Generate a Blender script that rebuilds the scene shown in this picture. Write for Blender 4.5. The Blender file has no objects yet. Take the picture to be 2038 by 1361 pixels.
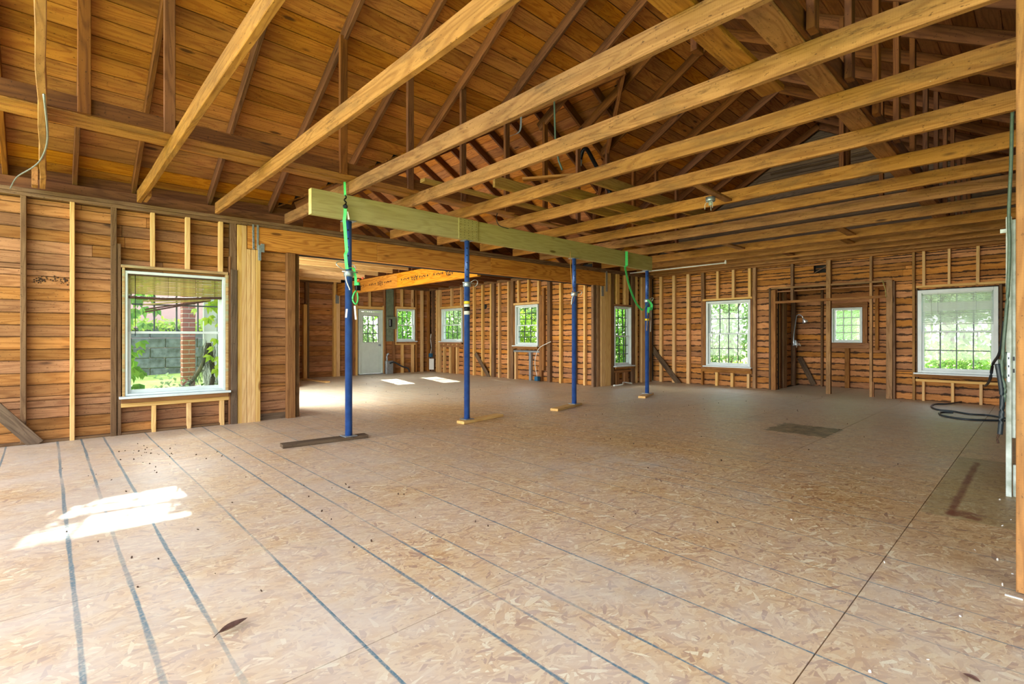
import bpy, bmesh, math, random
from mathutils import Vector, Matrix, Euler
random.seed(7)
R = random.Random(11)
C = bpy.context.scene.collection
SC = bpy.context.scene

# ------------------------------------------------------------------ camera, sky, sun, lights, exposure
F_PX, VPX, HOR, CAM_H = 992.0, 1019.0, 670.0, 1.2
TH = math.atan2(1061.0, F_PX)                    # angle between the view direction and the long axis (+X) of the house
cam_d = bpy.data.cameras.new('camera'); cam = bpy.data.objects.new('camera', cam_d); C.objects.link(cam)
cam_d.sensor_width = 36.0; cam_d.lens = 36.0 * F_PX / 2038.0; cam_d.shift_y = -10.5 / 2038.0
cam_d.clip_start = 0.02; cam_d.clip_end = 300
cam.location = (0, 0, CAM_H); cam.rotation_euler = (math.pi / 2, 0, TH - math.pi / 2)
SC.camera = cam

world = bpy.data.worlds.new('world'); SC.world = world; world.use_nodes = True
wn = world.node_tree; wn.nodes.clear()
w_out = wn.nodes.new('ShaderNodeOutputWorld'); w_bg = wn.nodes.new('ShaderNodeBackground')
w_sky = wn.nodes.new('ShaderNodeTexSky'); w_sky.sky_type = 'NISHITA'; w_sky.sun_disc = False
w_sky.sun_elevation = math.radians(38); w_sky.sun_rotation = math.radians(10); w_sky.dust_density = 3.0; w_sky.air_density = 1.0
w_mix = wn.nodes.new('ShaderNodeMix'); w_mix.data_type = 'RGBA'; w_mix.inputs[0].default_value = 0.65
w_mix.inputs[7].default_value = (2.3, 2.6, 2.75, 1)
wn.links.new(w_sky.outputs[0], w_mix.inputs[6])
wn.links.new(w_mix.outputs[2], w_bg.inputs[0]); wn.links.new(w_bg.outputs[0], w_out.inputs[0])
w_bg.inputs[1].default_value = 1.25

def light(name, kind, loc, power, color=(1, 1, 1), size=None, target=None, rot=None):
    d = bpy.data.lights.new(name, kind); d.energy = power; d.color = color
    o = bpy.data.objects.new(name, d); C.objects.link(o); o.location = loc
    if kind == 'AREA':
        d.shape = 'RECTANGLE'; d.size, d.size_y = size
    if target is not None:
        o.rotation_euler = (Vector(target) - Vector(loc)).to_track_quat('-Z', 'Y').to_euler()
    return o
sun = light('sun', 'SUN', (0, 30, 15), 14.0, (1.0, 0.95, 0.86), target=(0 - 0.24 * 30, 0, 15 - 0.51 * 30)); sun.data.angle = math.radians(0.6)
# added fill lamps, unseen: behind the camera, low and upward, and in the back room
light('rear_fill_light', 'AREA', (-18.0, 2.6, 2.1), 3500, (1.0, 0.98, 0.95), (12.0, 5.5), target=(8, 4.0, 1.6))
light('low_fill_light', 'AREA', (-2.8, 3.6, 0.15), 95, (1.0, 0.93, 0.84), (1.6, 7.5), target=(2.2, 4.2, 3.6))
light('back_room_fill_light', 'AREA', (2.85, 9.9, 1.3), 210, (1.0, 0.98, 0.94), (2.6, 1.8), target=(9, 10.8, 1.2))

SC.view_settings.view_transform = 'Standard'; SC.view_settings.look = 'None'
SC.view_settings.gamma = 1.0; SC.view_settings.use_curve_mapping = False
SC.view_settings.exposure = 0.31
cy = SC.cycles
cy.use_denoising = True; cy.max_bounces = 8; cy.diffuse_bounces = 5; cy.glossy_bounces = 2; cy.transparent_max_bounces = 12
cy.transmission_bounces = 4; cy.caustics_reflective = False; cy.caustics_refractive = False; cy.sample_clamp_indirect = 6.0

# ------------------------------------------------------------------ geometry of the view: rays through measured points
_c, _s = math.cos(TH), math.sin(TH)
def ray(x, y):
    u = (x - VPX) / F_PX; v = (HOR - y) / F_PX
    return Vector((_c + u * _s, _s - u * _c, v))
def on_z(x, y, z=0.0):
    r = ray(x, y); t = (z - CAM_H) / r.z
    return Vector((r.x * t, r.y * t, z))
def on_x(x, y, X):
    r = ray(x, y); t = X / r.x
    return Vector((X, r.y * t, CAM_H + r.z * t))
def on_y(x, y, Y):
    r = ray(x, y); t = Y / r.y
    return Vector((r.x * t, Y, CAM_H + r.z * t))

# ------------------------------------------------------------------ materials
def srgb(r, g, b):
    f = lambda v: (v / 255 / 12.92) if v / 255 <= 0.04045 else ((v / 255 + 0.055) / 1.055) ** 2.4
    return (f(r), f(g), f(b), 1.0)
class NT:
    def __init__(s, name):
        s.m = bpy.data.materials.new(name); s.m.use_nodes = True; s.t = s.m.node_tree; s.t.nodes.clear()
        s.out = s.n('ShaderNodeOutputMaterial'); s.b = s.n('ShaderNodeBsdfPrincipled'); s.l(s.b.outputs[0], s.out.inputs[0])
    def n(s, ty, **kw):
        o = s.t.nodes.new(ty)
        for k, v in kw.items(): setattr(o, k, v)
        return o
    def l(s, a, b): s.t.links.new(a, b)
    def val(s, sock, v):
        if isinstance(v, (int, float, tuple, list)): sock.default_value = v
        else: s.l(v, sock)
    def math(s, op, a, b=0.0, c=0.0, clamp=False):
        o = s.n('ShaderNodeMath', operation=op); o.use_clamp = clamp
        s.val(o.inputs[0], a); s.val(o.inputs[1], b); s.val(o.inputs[2], c); return o.outputs[0]
    def mix(s, f, a, b, mode='MIX'):
        o = s.n('ShaderNodeMix', data_type='RGBA', blend_type=mode); s.val(o.inputs[0], f); s.val(o.inputs[6], a); s.val(o.inputs[7], b); return o.outputs[2]
    def mapr(s, v, a, b, c=0.0, d=1.0, smooth=False):
        o = s.n('ShaderNodeMapRange'); o.clamp = True
        if smooth: o.interpolation_type = 'SMOOTHSTEP'
        s.val(o.inputs[0], v); o.inputs[1].default_value = a; o.inputs[2].default_value = b; o.inputs[3].default_value = c; o.inputs[4].default_value = d; return o.outputs[0]
    def noise(s, vec, scale, detail=3, rough=0.55, dist=0.0):
        o = s.n('ShaderNodeTexNoise'); s.l(vec, o.inputs['Vector']); o.inputs['Scale'].default_value = scale
        o.inputs['Detail'].default_value = detail; o.inputs['Roughness'].default_value = rough; o.inputs['Distortion'].default_value = dist; return o
    def mapping(s, vec, scale=(1, 1, 1), rot=(0, 0, 0), loc=(0, 0, 0)):
        o = s.n('ShaderNodeMapping'); s.l(vec, o.inputs[0]); o.inputs[1].default_value = loc; o.inputs[2].default_value = rot; o.inputs[3].default_value = scale; return o.outputs[0]
    def bump(s, h, strength=0.3, dist=0.01):
        o = s.n('ShaderNodeBump'); o.inputs[0].default_value = strength; o.inputs[1].default_value = dist; s.l(h, o.inputs['Height']); s.l(o.outputs[0], s.b.inputs['Normal'])

def wood(name, c1, c2, dark, rough=0.75, vary=0.35, knots=0.5, dirt=0.3, stain=0.0, stain_col=None, edge=0.0, saw=0.0, ring=0.5, spec=0.25, edge_w=0.3, flecks=0.0):
    """grain runs along each piece's own local X; every piece gets its own offset and tone"""
    k = NT(name); tc = k.n('ShaderNodeTexCoord'); oi = k.n('ShaderNodeObjectInfo')
    off = k.n('ShaderNodeVectorMath', operation='MULTIPLY'); cmb = k.n('ShaderNodeCombineXYZ')
    for i in range(3): k.l(oi.outputs['Random'], cmb.inputs[i])
    k.l(cmb.outputs[0], off.inputs[0]); off.inputs[1].default_value = (37.0, 91.0, 53.0)
    add = k.n('ShaderNodeVectorMath', operation='ADD'); k.l(tc.outputs['Object'], add.inputs[0]); k.l(off.outputs[0], add.inputs[1])
    v = add.outputs[0]
    vg = k.mapping(v, (0.7, 14, 14)); g = k.noise(vg, 3.0, 4, 0.65, 0.4)
    vr = k.mapping(v, (0.55, 5.5, 5.5)); rn = k.noise(vr, 1.1, 2, 0.5, 0.3)
    rings = k.math('SINE', k.math('MULTIPLY', rn.outputs[0], 75.0))
    rg = k.mapr(rings, -0.2, 1.0)
    grain = k.math('ADD', k.math('MULTIPLY', g.outputs[0], 1.0 - ring * 0.5), k.math('MULTIPLY', rg, ring * 0.5))
    col = k.mix(k.mapr(grain, 0.25, 0.75), c1, c2)
    # knots
    if knots > 0:
        vo = k.n('ShaderNodeTexVoronoi'); k.l(k.mapping(v, (1.6, 6.0, 6.0)), vo.inputs['Vector']); vo.inputs['Scale'].default_value = 1.0
        sep = k.n('ShaderNodeSeparateColor'); k.l(vo.outputs['Color'], sep.inputs[0])
        gate = k.math('GREATER_THAN', sep.outputs[0], 1.0 - 0.55 * knots)
        kn = k.math('MULTIPLY', k.mapr(vo.outputs['Distance'], 0.07, 0.16, 1, 0, True), gate)
        col = k.mix(k.math('MULTIPLY', kn, 0.85), col, dark)
    # large tone variation along the piece
    big = k.noise(k.mapping(v, (0.8, 2.5, 2.5)), 1.3, 3, 0.6)
    col = k.mix(k.mapr(big.outputs[0], 0.45, 0.8, 0, dirt), col, dark)
    sp = k.noise(k.mapping(v, (1, 2.2, 2.2)), 38, 2, 0.6)
    col = k.mix(k.mapr(sp.outputs[0], 0.64, 0.72, 0, min(1, dirt * 1.5)), col, dark)
    if saw > 0:
        sw = k.n('ShaderNodeTexWave'); k.l(v, sw.inputs[0]); sw.inputs['Scale'].default_value = 26; sw.inputs['Distortion'].default_value = 3.0; sw.inputs['Detail'].default_value = 2
        col = k.mix(k.math('MULTIPLY', sw.outputs[1], saw), col, dark)
    if stain > 0:
        st = k.noise(k.mapping(v, (1.2, 4, 4)), 1.7, 4, 0.7)
        col = k.mix(k.mapr(st.outputs[0], 0.5, 0.66, 0, stain), col, stain_col)
    if edge > 0:                                           # black felt and rot that creeps in along the long edges
        sx = k.n('ShaderNodeSeparateXYZ'); k.l(tc.outputs['Generated'], sx.inputs[0])
        d = k.math('MINIMUM', sx.outputs[2], k.math('SUBTRACT', 1.0, sx.outputs[2]))
        en = k.noise(k.mapping(v, (2.2, 3, 3)), 2.0, 5, 0.7)
        lim = k.mapr(en.outputs[0], 0.42, 0.72, 0.0, edge_w)
        e = k.mapr(k.math('SUBTRACT', d, lim), -0.03, 0.05, 1, 0)
        col = k.mix(k.math('MULTIPLY', e, edge), col, srgb(38, 27, 18))
    if flecks > 0:                                         # plaster dabs and scraped pale spots
        fn = k.noise(k.mapping(v, (1.0, 2.0, 2.0)), 7.5, 4, 0.75)
        col = k.mix(k.mapr(fn.outputs[0], 0.72, 0.76, 0, flecks), col, srgb(226, 206, 166))
        dn = k.noise(k.mapping(v, (0.9, 5.0, 5.0)), 3.3, 5, 0.8)
        col = k.mix(k.mapr(dn.outputs[0], 0.58, 0.66, 0, flecks * 0.8), col, dark)
    tone = k.mapr(oi.outputs['Random'], 0, 1, 1 - vary, 1 + vary * 0.45)
    rnd2 = k.math('FRACT', k.math('MULTIPLY', oi.outputs['Random'], 77.7))
    hsv = k.n('ShaderNodeHueSaturation'); k.l(col, hsv.inputs['Color']); k.l(tone, hsv.inputs['Value'])
    k.l(k.mapr(rnd2, 0, 1, 0.498, 0.503), hsv.inputs['Hue'])
    k.l(k.mapr(rnd2, 0, 1, 0.92, 1.06), hsv.inputs['Saturation'])
    k.l(hsv.outputs[0], k.b.inputs['Base Color']); k.b.inputs['Roughness'].default_value = rough
    k.b.inputs['Specular IOR Level'].default_value = spec
    k.bump(grain, 0.35, 0.004)
    return k.m

def plain(name, col, rough=0.5, metal=0.0, var=0.15, scale=12.0, c2=None, bump=0.1, spec=0.5):
    k = NT(name); tc = k.n('ShaderNodeTexCoord'); n = k.noise(tc.outputs['Object'], scale, 4, 0.6)
    c2 = c2 or tuple(v * (1 - var * 2) for v in col[:3]) + (1.0,)
    k.l(k.mix(k.mapr(n.outputs[0], 0.35, 0.7), col, c2), k.b.inputs['Base Color'])
    k.b.inputs['Roughness'].default_value = rough; k.b.inputs['Metallic'].default_value = metal
    k.b.inputs['Specular IOR Level'].default_value = spec
    if bump: k.bump(n.outputs[0], bump, 0.003)
    return k.m

M = {}
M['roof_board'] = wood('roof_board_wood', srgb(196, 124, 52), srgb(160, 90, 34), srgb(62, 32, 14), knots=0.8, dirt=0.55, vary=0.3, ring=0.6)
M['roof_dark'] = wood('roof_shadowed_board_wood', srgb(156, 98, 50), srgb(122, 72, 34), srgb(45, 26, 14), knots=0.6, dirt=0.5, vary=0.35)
M['rafter'] = wood('rafter_wood', srgb(130, 78, 36), srgb(94, 52, 22), srgb(38, 20, 10), knots=0.3, dirt=0.45, vary=0.25)
M['joist'] = wood('joist_wood', srgb(192, 134, 74), srgb(152, 98, 48), srgb(76, 46, 24), knots=0.35, dirt=0.5, vary=0.18, stain=0.5, stain_col=srgb(116, 84, 52), saw=0.05, flecks=0.7)
M['board'] = wood('sheathing_board_wood', srgb(186, 128, 78), srgb(152, 97, 53), srgb(72, 42, 24), knots=0.8, dirt=0.5, vary=0.3, ring=0.7, edge=0.35, edge_w=0.14, stain=0.3, stain_col=srgb(120, 72, 38))
M['board_far'] = wood('rough_sheathing_wood', srgb(204, 138, 76), srgb(166, 104, 54), srgb(70, 42, 24), knots=0.4, dirt=0.45, vary=0.36, edge=0.85, edge_w=0.30, ring=0.5)
M['board_old'] = wood('grey_old_board_wood', srgb(120, 96, 72), srgb(88, 66, 48), srgb(40, 28, 20), knots=0.2, dirt=0.5, vary=0.3)
M['stud_old'] = wood('old_stud_wood', srgb(142, 106, 72), srgb(108, 74, 46), srgb(48, 30, 18), knots=0.3, dirt=0.5, vary=0.25, saw=0.25)
M['stud_spotted'] = wood('plaster_spotted_stud_wood', srgb(178, 134, 84), srgb(140, 98, 56), srgb(58, 38, 22), knots=0.3, dirt=0.6, vary=0.15, stain=0.35, stain_col=srgb(92, 66, 42))
M['stud_new'] = wood('new_pine_stud_wood', srgb(224, 182, 118), srgb(204, 154, 92), srgb(128, 76, 36), knots=0.5, dirt=0.06, vary=0.12, ring=0.55)
M['stud_old2'] = wood('brown_stud_wood', srgb(164, 112, 62), srgb(128, 80, 40), srgb(58, 34, 18), knots=0.3, dirt=0.4, vary=0.2)
M['loose'] = wood('loose_board_wood', srgb(186, 148, 78), srgb(150, 112, 52), srgb(86, 56, 26), knots=0.4, dirt=0.35, vary=0.15)
M['joist_new'] = wood('new_joist_wood', srgb(226, 186, 124), srgb(196, 146, 86), srgb(110, 66, 34), knots=0.6, dirt=0.15, vary=0.45)
M['treated'] = wood('treated_beam_wood', srgb(190, 178, 122), srgb(168, 152, 98), srgb(96, 74, 38), knots=0.35, dirt=0.12, vary=0.05, ring=0.4)
M['lvl'] = wood('veneer_beam_wood', srgb(212, 142, 58), srgb(176, 106, 36), srgb(96, 54, 20), knots=0.5, dirt=0.2, vary=0.1, ring=0.9)
M['painted_old'] = wood('scraped_paint_wood', srgb(196, 160, 110), srgb(160, 120, 76), srgb(90, 60, 36), knots=0.2, dirt=0.3, vary=0.1, stain=0.75, stain_col=srgb(150, 170, 140))
M['plywood_end'] = plain('cut_beam_end', srgb(232, 202, 140), 0.8)
M['white'] = plain('white_paint', srgb(214, 222, 220), 0.45, var=0.06, scale=6)
M['white_worn'] = plain('worn_white_paint', srgb(206, 214, 204), 0.55, var=0.2, scale=9, c2=srgb(150, 158, 140))
M['muntin'] = plain('shaded_muntin_paint', srgb(66, 76, 82), 0.45, var=0.1)  # backlit shade painted into the muntins as a dark colour
M['black_frame'] = plain('dark_bronze_frame', srgb(34, 40, 48), 0.4, var=0.1)
M['felt'] = plain('black_felt_paper', srgb(30, 24, 20), 0.9, var=0.2)
M['blue'] = plain('blue_steel_paint', srgb(56, 94, 164), 0.35, metal=0.15, var=0.12, scale=9, c2=srgb(42, 70, 132))
M['galv'] = plain('galvanised_steel', srgb(168, 178, 184), 0.4, metal=0.7, var=0.15, scale=30)
M['steel_dark'] = plain('dark_steel', srgb(40, 40, 42), 0.45, metal=0.8)
M['chrome'] = plain('chrome', srgb(214, 214, 212), 0.25, metal=0.6, var=0.05)
M['green_strap'] = plain('green_webbing', srgb(84, 224, 118), 0.6, var=0.1, scale=80)
M['white_cloth'] = plain('white_tag_plastic', srgb(226, 226, 216), 0.6, var=0.05)
M['red_plastic'] = plain('orange_red_plastic', srgb(226, 84, 40), 0.5, var=0.05)
M['yellow'] = plain('yellow_label', srgb(228, 200, 40), 0.6, var=0.05)
M['pvc'] = plain('white_plastic_pipe', srgb(230, 228, 222), 0.35, var=0.04)
M['cable_green'] = plain('grey_green_cable', srgb(92, 110, 92), 0.5, var=0.15, scale=40)
M['cable_black'] = plain('black_cable', srgb(40, 50, 56), 0.45, var=0.2, scale=40)
M['string'] = plain('ochre_string', srgb(178, 132, 60), 0.8)
M['box_blue'] = plain('blue_plastic_box', srgb(24, 92, 128), 0.5)
M['grey_panel'] = plain('grey_green_metal', srgb(112, 122, 100), 0.5, var=0.2, scale=8)
M['door_paint'] = plain('white_door_paint', srgb(206, 218, 208), 0.4, var=0.05, scale=5)
M['leaf_brown'] = plain('dry_leaf_brown', srgb(120, 84, 70), 0.6, var=0.3, scale=30)
M['debris'] = plain('wood_crumb_brown', srgb(74, 50, 34), 0.9)
M['plaster'] = plain('plaster_crumb_white', srgb(222, 216, 206), 0.9)
M['bamboo'] = plain('bamboo_slat', srgb(176, 160, 92), 0.6, var=0.2, scale=20)
M['bamboo_dark'] = plain('dark_brown_slat', srgb(84, 54, 40), 0.6, var=0.25, scale=20)
M['blind_white'] = plain('white_slat', srgb(206, 214, 204), 0.45, var=0.05)
M['red_brick'] = plain('red_brick', srgb(150, 78, 62), 0.85, var=0.2, scale=14, c2=srgb(110, 52, 46))
M['mortar'] = plain('mortar', srgb(186, 180, 170), 0.9)
M['bark'] = plain('tree_bark', srgb(112, 96, 78), 0.9, var=0.25, scale=10, bump=0.6)
M['moss'] = plain('grey_moss', srgb(158, 164, 158), 0.9, var=0.25, scale=12)
M['stone_dark'] = plain('stained_stone', srgb(96, 102, 108), 0.9, var=0.35, scale=4, c2=srgb(40, 46, 50), bump=0.5)

def leaf_mat(name, c1, c2):
    k = NT(name); oi = k.n('ShaderNodeObjectInfo'); ge = k.n('ShaderNodeNewGeometry'); n = k.noise(ge.outputs['Position'], 6, 3)
    r = k.math('ADD', k.math('MULTIPLY', n.outputs[0], 0.7), k.math('MULTIPLY', ge.outputs['Random Per Island'], 0.5))
    col = k.mix(k.mapr(r, 0.3, 0.85), c1, c2)
    k.l(col, k.b.inputs['Base Color']); k.b.inputs['Roughness'].default_value = 0.5
    tr = k.n('ShaderNodeBsdfTranslucent'); k.l(col, tr.inputs[0]); mx = k.n('ShaderNodeMixShader'); mx.inputs[0].default_value = 0.4
    k.l(k.b.outputs[0], mx.inputs[1]); k.l(tr.outputs[0], mx.inputs[2]); k.l(mx.outputs[0], k.out.inputs[0])
    return k.m
M['leaf'] = leaf_mat('green_leaf', srgb(150, 196, 70), srgb(84, 142, 44))
M['leaf_yellow'] = leaf_mat('yellow_green_leaf', srgb(206, 220, 84), srgb(142, 180, 56))
M['leaf_dark'] = leaf_mat('dark_leaf', srgb(74, 116, 52), srgb(36, 70, 34))
M['leaf_pale'] = leaf_mat('pale_leaf', srgb(196, 212, 160), srgb(128, 160, 96))

def glass_mat(name, tint=(0.95, 0.98, 0.97, 1), gl=0.06, frosted=False):
    k = NT(name); t = k.n('ShaderNodeBsdfTransparent'); t.inputs[0].default_value = tint
    g = k.n('ShaderNodeBsdfGlossy'); g.inputs['Roughness'].default_value = 0.03; mx = k.n('ShaderNodeMixShader')
    if frosted:
        tl = k.n('ShaderNodeBsdfTranslucent'); tc = k.n('ShaderNodeTexCoord'); n = k.noise(tc.outputs['Object'], 45, 2)
        k.l(k.mix(k.mapr(n.outputs[0], 0.4, 0.6), srgb(176, 202, 150), srgb(226, 238, 214)), tl.inputs[0])
        mx.inputs[0].default_value = 0.9; k.l(t.outputs[0], mx.inputs[1]); k.l(tl.outputs[0], mx.inputs[2])
    else:
        fr = k.n('ShaderNodeFresnel'); fr.inputs[0].default_value = 1.4
        ge = k.n('ShaderNodeNewGeometry'); k.l(k.math('MULTIPLY', fr.outputs[0], k.math('SUBTRACT', 1.0, ge.outputs['Backfacing'])), mx.inputs[0]); k.l(t.outputs[0], mx.inputs[1]); k.l(g.outputs[0], mx.inputs[2])
    k.l(mx.outputs[0], k.out.inputs[0]); return k.m
M['glass'] = glass_mat('window_glass')
M['frosted'] = glass_mat('frosted_pattern_glass', frosted=True)

def osb():
    k = NT('strand_board'); ge = k.n('ShaderNodeNewGeometry'); P = ge.outputs['Position']; oi = k.n('ShaderNodeObjectInfo')
    wn_ = k.noise(P, 2.2, 2); wp = k.n('ShaderNodeVectorMath', operation='MULTIPLY_ADD'); k.l(wn_.outputs['Color'], wp.inputs[0]); wp.inputs[1].default_value = (0.06, 0.06, 0); k.l(P, wp.inputs[2])
    P2 = wp.outputs[0]
    layers = []
    for i, (rot, sx, sy, sc) in enumerate([(0.10, 1, 4.2, 12), (0.7, 1, 4.2, 13), (-0.5, 1, 4.6, 13), (1.4, 1, 4.0, 15), (-0.15, 1, 4.8, 15), (-1.0, 1, 4.3, 14), (0.35, 1, 4.4, 13)]):
        vo = k.n('ShaderNodeTexVoronoi'); k.l(k.mapping(k.mapping(P2, (1, 1, 0.001), (0, 0, rot + 0.35), (i * 3.1, i * 1.7, 0)), (sx, sy, 1)), vo.inputs['Vector']); vo.inputs['Scale'].default_value = sc
        sp = k.n('ShaderNodeSeparateColor'); k.l(vo.outputs['Color'], sp.inputs[0]); layers.append(sp)
    best = layers[0].outputs[0]; tone = layers[0].outputs[1]
    for sp in layers[1:]:
        gt = k.math('GREATER_THAN', sp.outputs[0], best)
        tone = k.math('ADD', k.math('MULTIPLY', tone, k.math('SUBTRACT', 1.0, gt)), k.math('MULTIPLY', sp.outputs[1], gt))
        best = k.math('MAXIMUM', best, sp.outputs[0])
    rp = k.n('ShaderNodeValToRGB'); k.l(tone, rp.inputs[0]); e = rp.color_ramp.elements
    e[0].position = 0.0; e[0].color = srgb(152, 98, 50); e[1].position = 1.0; e[1].color = srgb(240, 220, 172)
    for p, c in ((0.12, srgb(184, 134, 76)), (0.45, srgb(206, 160, 98)), (0.75, srgb(216, 176, 118)), (0.93, srgb(224, 190, 134))):
        el = rp.color_ramp.elements.new(p); el.color = c
    col = rp.outputs[0]
    fine = k.noise(k.mapping(P2, (1, 4, 1), (0, 0, 1.2)), 40, 3)
    col = k.mix(k.mapr(fine.outputs[0], 0.35, 0.7, 0, 0.3), col, srgb(180, 138, 92))
    # dust and dirt film
    d = k.noise(P, 0.55, 4, 0.6); d2 = k.noise(P, 5.0, 4, 0.7)
    col = k.mix(k.math('MULTIPLY', k.mapr(d.outputs[0], 0.42, 0.68, 0, 0.55), k.mapr(d2.outputs[0], 0.3, 0.6)), col, srgb(206, 196, 180))
    sx = k.n('ShaderNodeSeparateXYZ'); k.l(P, sx.inputs[0]); X, Y = sx.outputs[0], sx.outputs[1]
    # grey dust plus painted window sheen towards the back room and the far end
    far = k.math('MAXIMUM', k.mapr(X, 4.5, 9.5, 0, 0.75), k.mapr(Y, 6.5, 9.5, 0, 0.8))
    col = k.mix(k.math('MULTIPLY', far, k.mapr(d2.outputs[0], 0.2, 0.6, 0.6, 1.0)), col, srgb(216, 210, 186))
    lft = k.math('MULTIPLY', k.mapr(X, 0.5, 5.0, 0.62, 0.0), k.mapr(k.noise(P, 1.6, 4, 0.7).outputs[0], 0.3, 0.6, 0.3, 1.0))
    col = k.mix(lft, col, srgb(208, 194, 182))
    dk = k.noise(P, 1.1, 5, 0.65); col = k.mix(k.mapr(dk.outputs[0], 0.56, 0.75, 0, 0.25), col, srgb(130, 100, 64))
    # printed layout lines across the sheets
    jit = k.math('MULTIPLY', k.math('SUBTRACT', k.noise(P, 0.8, 1).outputs[0], 0.5), 0.02)
    xm = k.math('ADD', k.math('ADD', X, 0.31 + 48.8), jit)
    m = k.math('MODULO', xm, 1.22)
    ln = None; wdt = k.math('MULTIPLY', k.mapr(X, 0.2, 2.6, 0.0125, 0.0048), k.mapr(k.noise(k.mapping(P, (3, 1, 1)), 3.0, 3).outputs[0], 0.3, 0.7, 0.6, 1.25))
    for c in (0.406, 0.61, 0.813, 1.215):
        a = k.mapr(k.math('DIVIDE', k.math('ABSOLUTE', k.math('SUBTRACT', m, c)), wdt), 0.6, 1.1, 1, 0)
        ln = a if ln is None else k.math('MAXIMUM', ln, a)
    brk = k.noise(k.mapping(P, (1, 1, 1)), 60, 3, 0.7); lng = k.noise(k.mapping(P, (2.0, 0.6, 1)), 1.3, 2)
    fade = k.math('MULTIPLY', k.mapr(brk.outputs[0], 0.3, 0.55, 0.35, 1), k.mapr(lng.outputs[0], 0.36, 0.52, 0.35, 1.0))
    fade = k.math('MULTIPLY', fade, k.mapr(X, 5.5, 9.0, 1, 0.1))
    col = k.mix(k.math('MULTIPLY', ln, fade), col, srgb(92, 118, 126))
    # blackish green paint patch, green tint, red stain
    def box(x0, x1, y0, y1, s=0.04, rag=0.25):
        nn = k.math('MULTIPLY', k.math('SUBTRACT', k.noise(P, 7, 4, 0.7).outputs[0], 0.5), rag)
        fx = k.math('MULTIPLY', k.mapr(k.math('ADD', X, nn), x0, x0 + s), k.mapr(k.math('ADD', X, nn), x1 - s, x1, 1, 0))
        fy = k.math('MULTIPLY', k.mapr(k.math('ADD', Y, nn), y0, y0 + s), k.mapr(k.math('ADD', Y, nn), y1 - s, y1, 1, 0))
        return k.math('MULTIPLY', fx, fy)
    col = k.mix(k.math('MULTIPLY', box(6.75, 7.55, 1.75, 2.5), k.mapr(d2.outputs[0], 0.35, 0.6, 0.35, 0.8)), col, srgb(66, 82, 60))
    col = k.mix(k.math('MULTIPLY', box(4.38, 6.7, -0.5, 0.60, 0.02, 0.02), 0.4), col, srgb(120, 112, 60))
    col = k.mix(k.math('MULTIPLY', box(4.45, 6.5, 0.41, 0.475, 0.02, 0.05), k.mapr(d2.outputs[0], 0.3, 0.55, 0.4, 0.9)), col, srgb(112, 38, 24))
    col = k.mix(k.math('MULTIPLY', box(4.42, 4.62, 0.26, 0.47, 0.03, 0.12), k.mapr(d2.outputs[0], 0.4, 0.55, 0.1, 0.8)), col, srgb(118, 46, 28))
    tn = k.mapr(oi.outputs['Random'], 0, 1, 0.93, 1.05)
    h = k.n('ShaderNodeHueSaturation'); k.l(col, h.inputs['Color']); k.l(tn, h.inputs['Value']); k.l(h.outputs[0], k.b.inputs['Base Color'])
    k.b.inputs['Roughness'].default_value = 0.46; k.b.inputs['Specular IOR Level'].default_value = 0.5
    k.bump(k.math('ADD', tone, fine.outputs[0]), 0.15, 0.003)
    return k.m
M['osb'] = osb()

def grass_mat():
    k = NT('lawn'); ge = k.n('ShaderNodeNewGeometry'); n = k.noise(ge.outputs['Position'], 1.2, 5, 0.7)
    k.l(k.mix(k.mapr(n.outputs[0], 0.35, 0.65), srgb(128, 160, 62), srgb(186, 196, 104)), k.b.inputs['Base Color']); k.b.inputs['Roughness'].default_value = 0.9
    return k.m
M['grass'] = grass_mat()

# ------------------------------------------------------------------ builders
def link(o, parent=None):
    C.objects.link(o)
    if parent is not None: o.parent = parent
    return o
def empty(name, loc=(0, 0, 0), rz=0.0, parent=None, kind=None, label=None, cat=None, group=None):
    o = bpy.data.objects.new(name, None); o.empty_display_size = 0.1; o.location = loc; o.rotation_euler = (0, 0, rz); link(o, parent)
    tag(o, label, cat, group, kind); return o
def tag(o, label=None, cat=None, group=None, kind=None):
    if label: o['label'] = label
    if cat: o['category'] = cat
    if group: o['group'] = group
    if kind: o['kind'] = kind
    return o
def mesh_obj(name, bm, mat, parent=None, smooth=False, mats=None):
    me = bpy.data.meshes.new(name); bm.to_mesh(me); bm.free()
    for m in (mats or [mat]): me.materials.append(m)
    if smooth:
        for p in me.polygons: p.use_smooth = True
    return link(bpy.data.objects.new(name, me), parent)
def box_bm(x0, x1, y0, y1, z0, z1, bev=0.0, bm=None, mi=0):
    own = bm is None
    if own: bm = bmesh.new()
    vs = [bm.verts.new((x, y, z)) for x in (x0, x1) for y in (y0, y1) for z in (z0, z1)]
    fs = [(0, 1, 3, 2), (4, 6, 7, 5), (0, 4, 5, 1), (2, 3, 7, 6), (0, 2, 6, 4), (1, 5, 7, 3)]
    nf = [bm.faces.new([vs[i] for i in f]) for f in fs]
    for f in nf: f.material_index = mi
    if bev > 0:
        es = list({e for f in nf for e in f.edges})
        bmesh.ops.bevel(bm, geom=es, offset=bev, segments=1, affect='EDGES')
    return bm
def box(name, x0, x1, y0, y1, z0, z1, mat, parent=None, bev=0.003):
    """box whose origin sits at its middle, so that the grain of its material follows its own axes"""
    cx, cyy, cz = (x0 + x1) / 2, (y0 + y1) / 2, (z0 + z1) / 2
    o = mesh_obj(name, box_bm(x0 - cx, x1 - cx, y0 - cyy, y1 - cyy, z0 - cz, z1 - cz, min(bev, 0.3 * min(x1 - x0, y1 - y0, z1 - z0))), mat, parent)
    o.location = (cx, cyy, cz); return o
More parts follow.
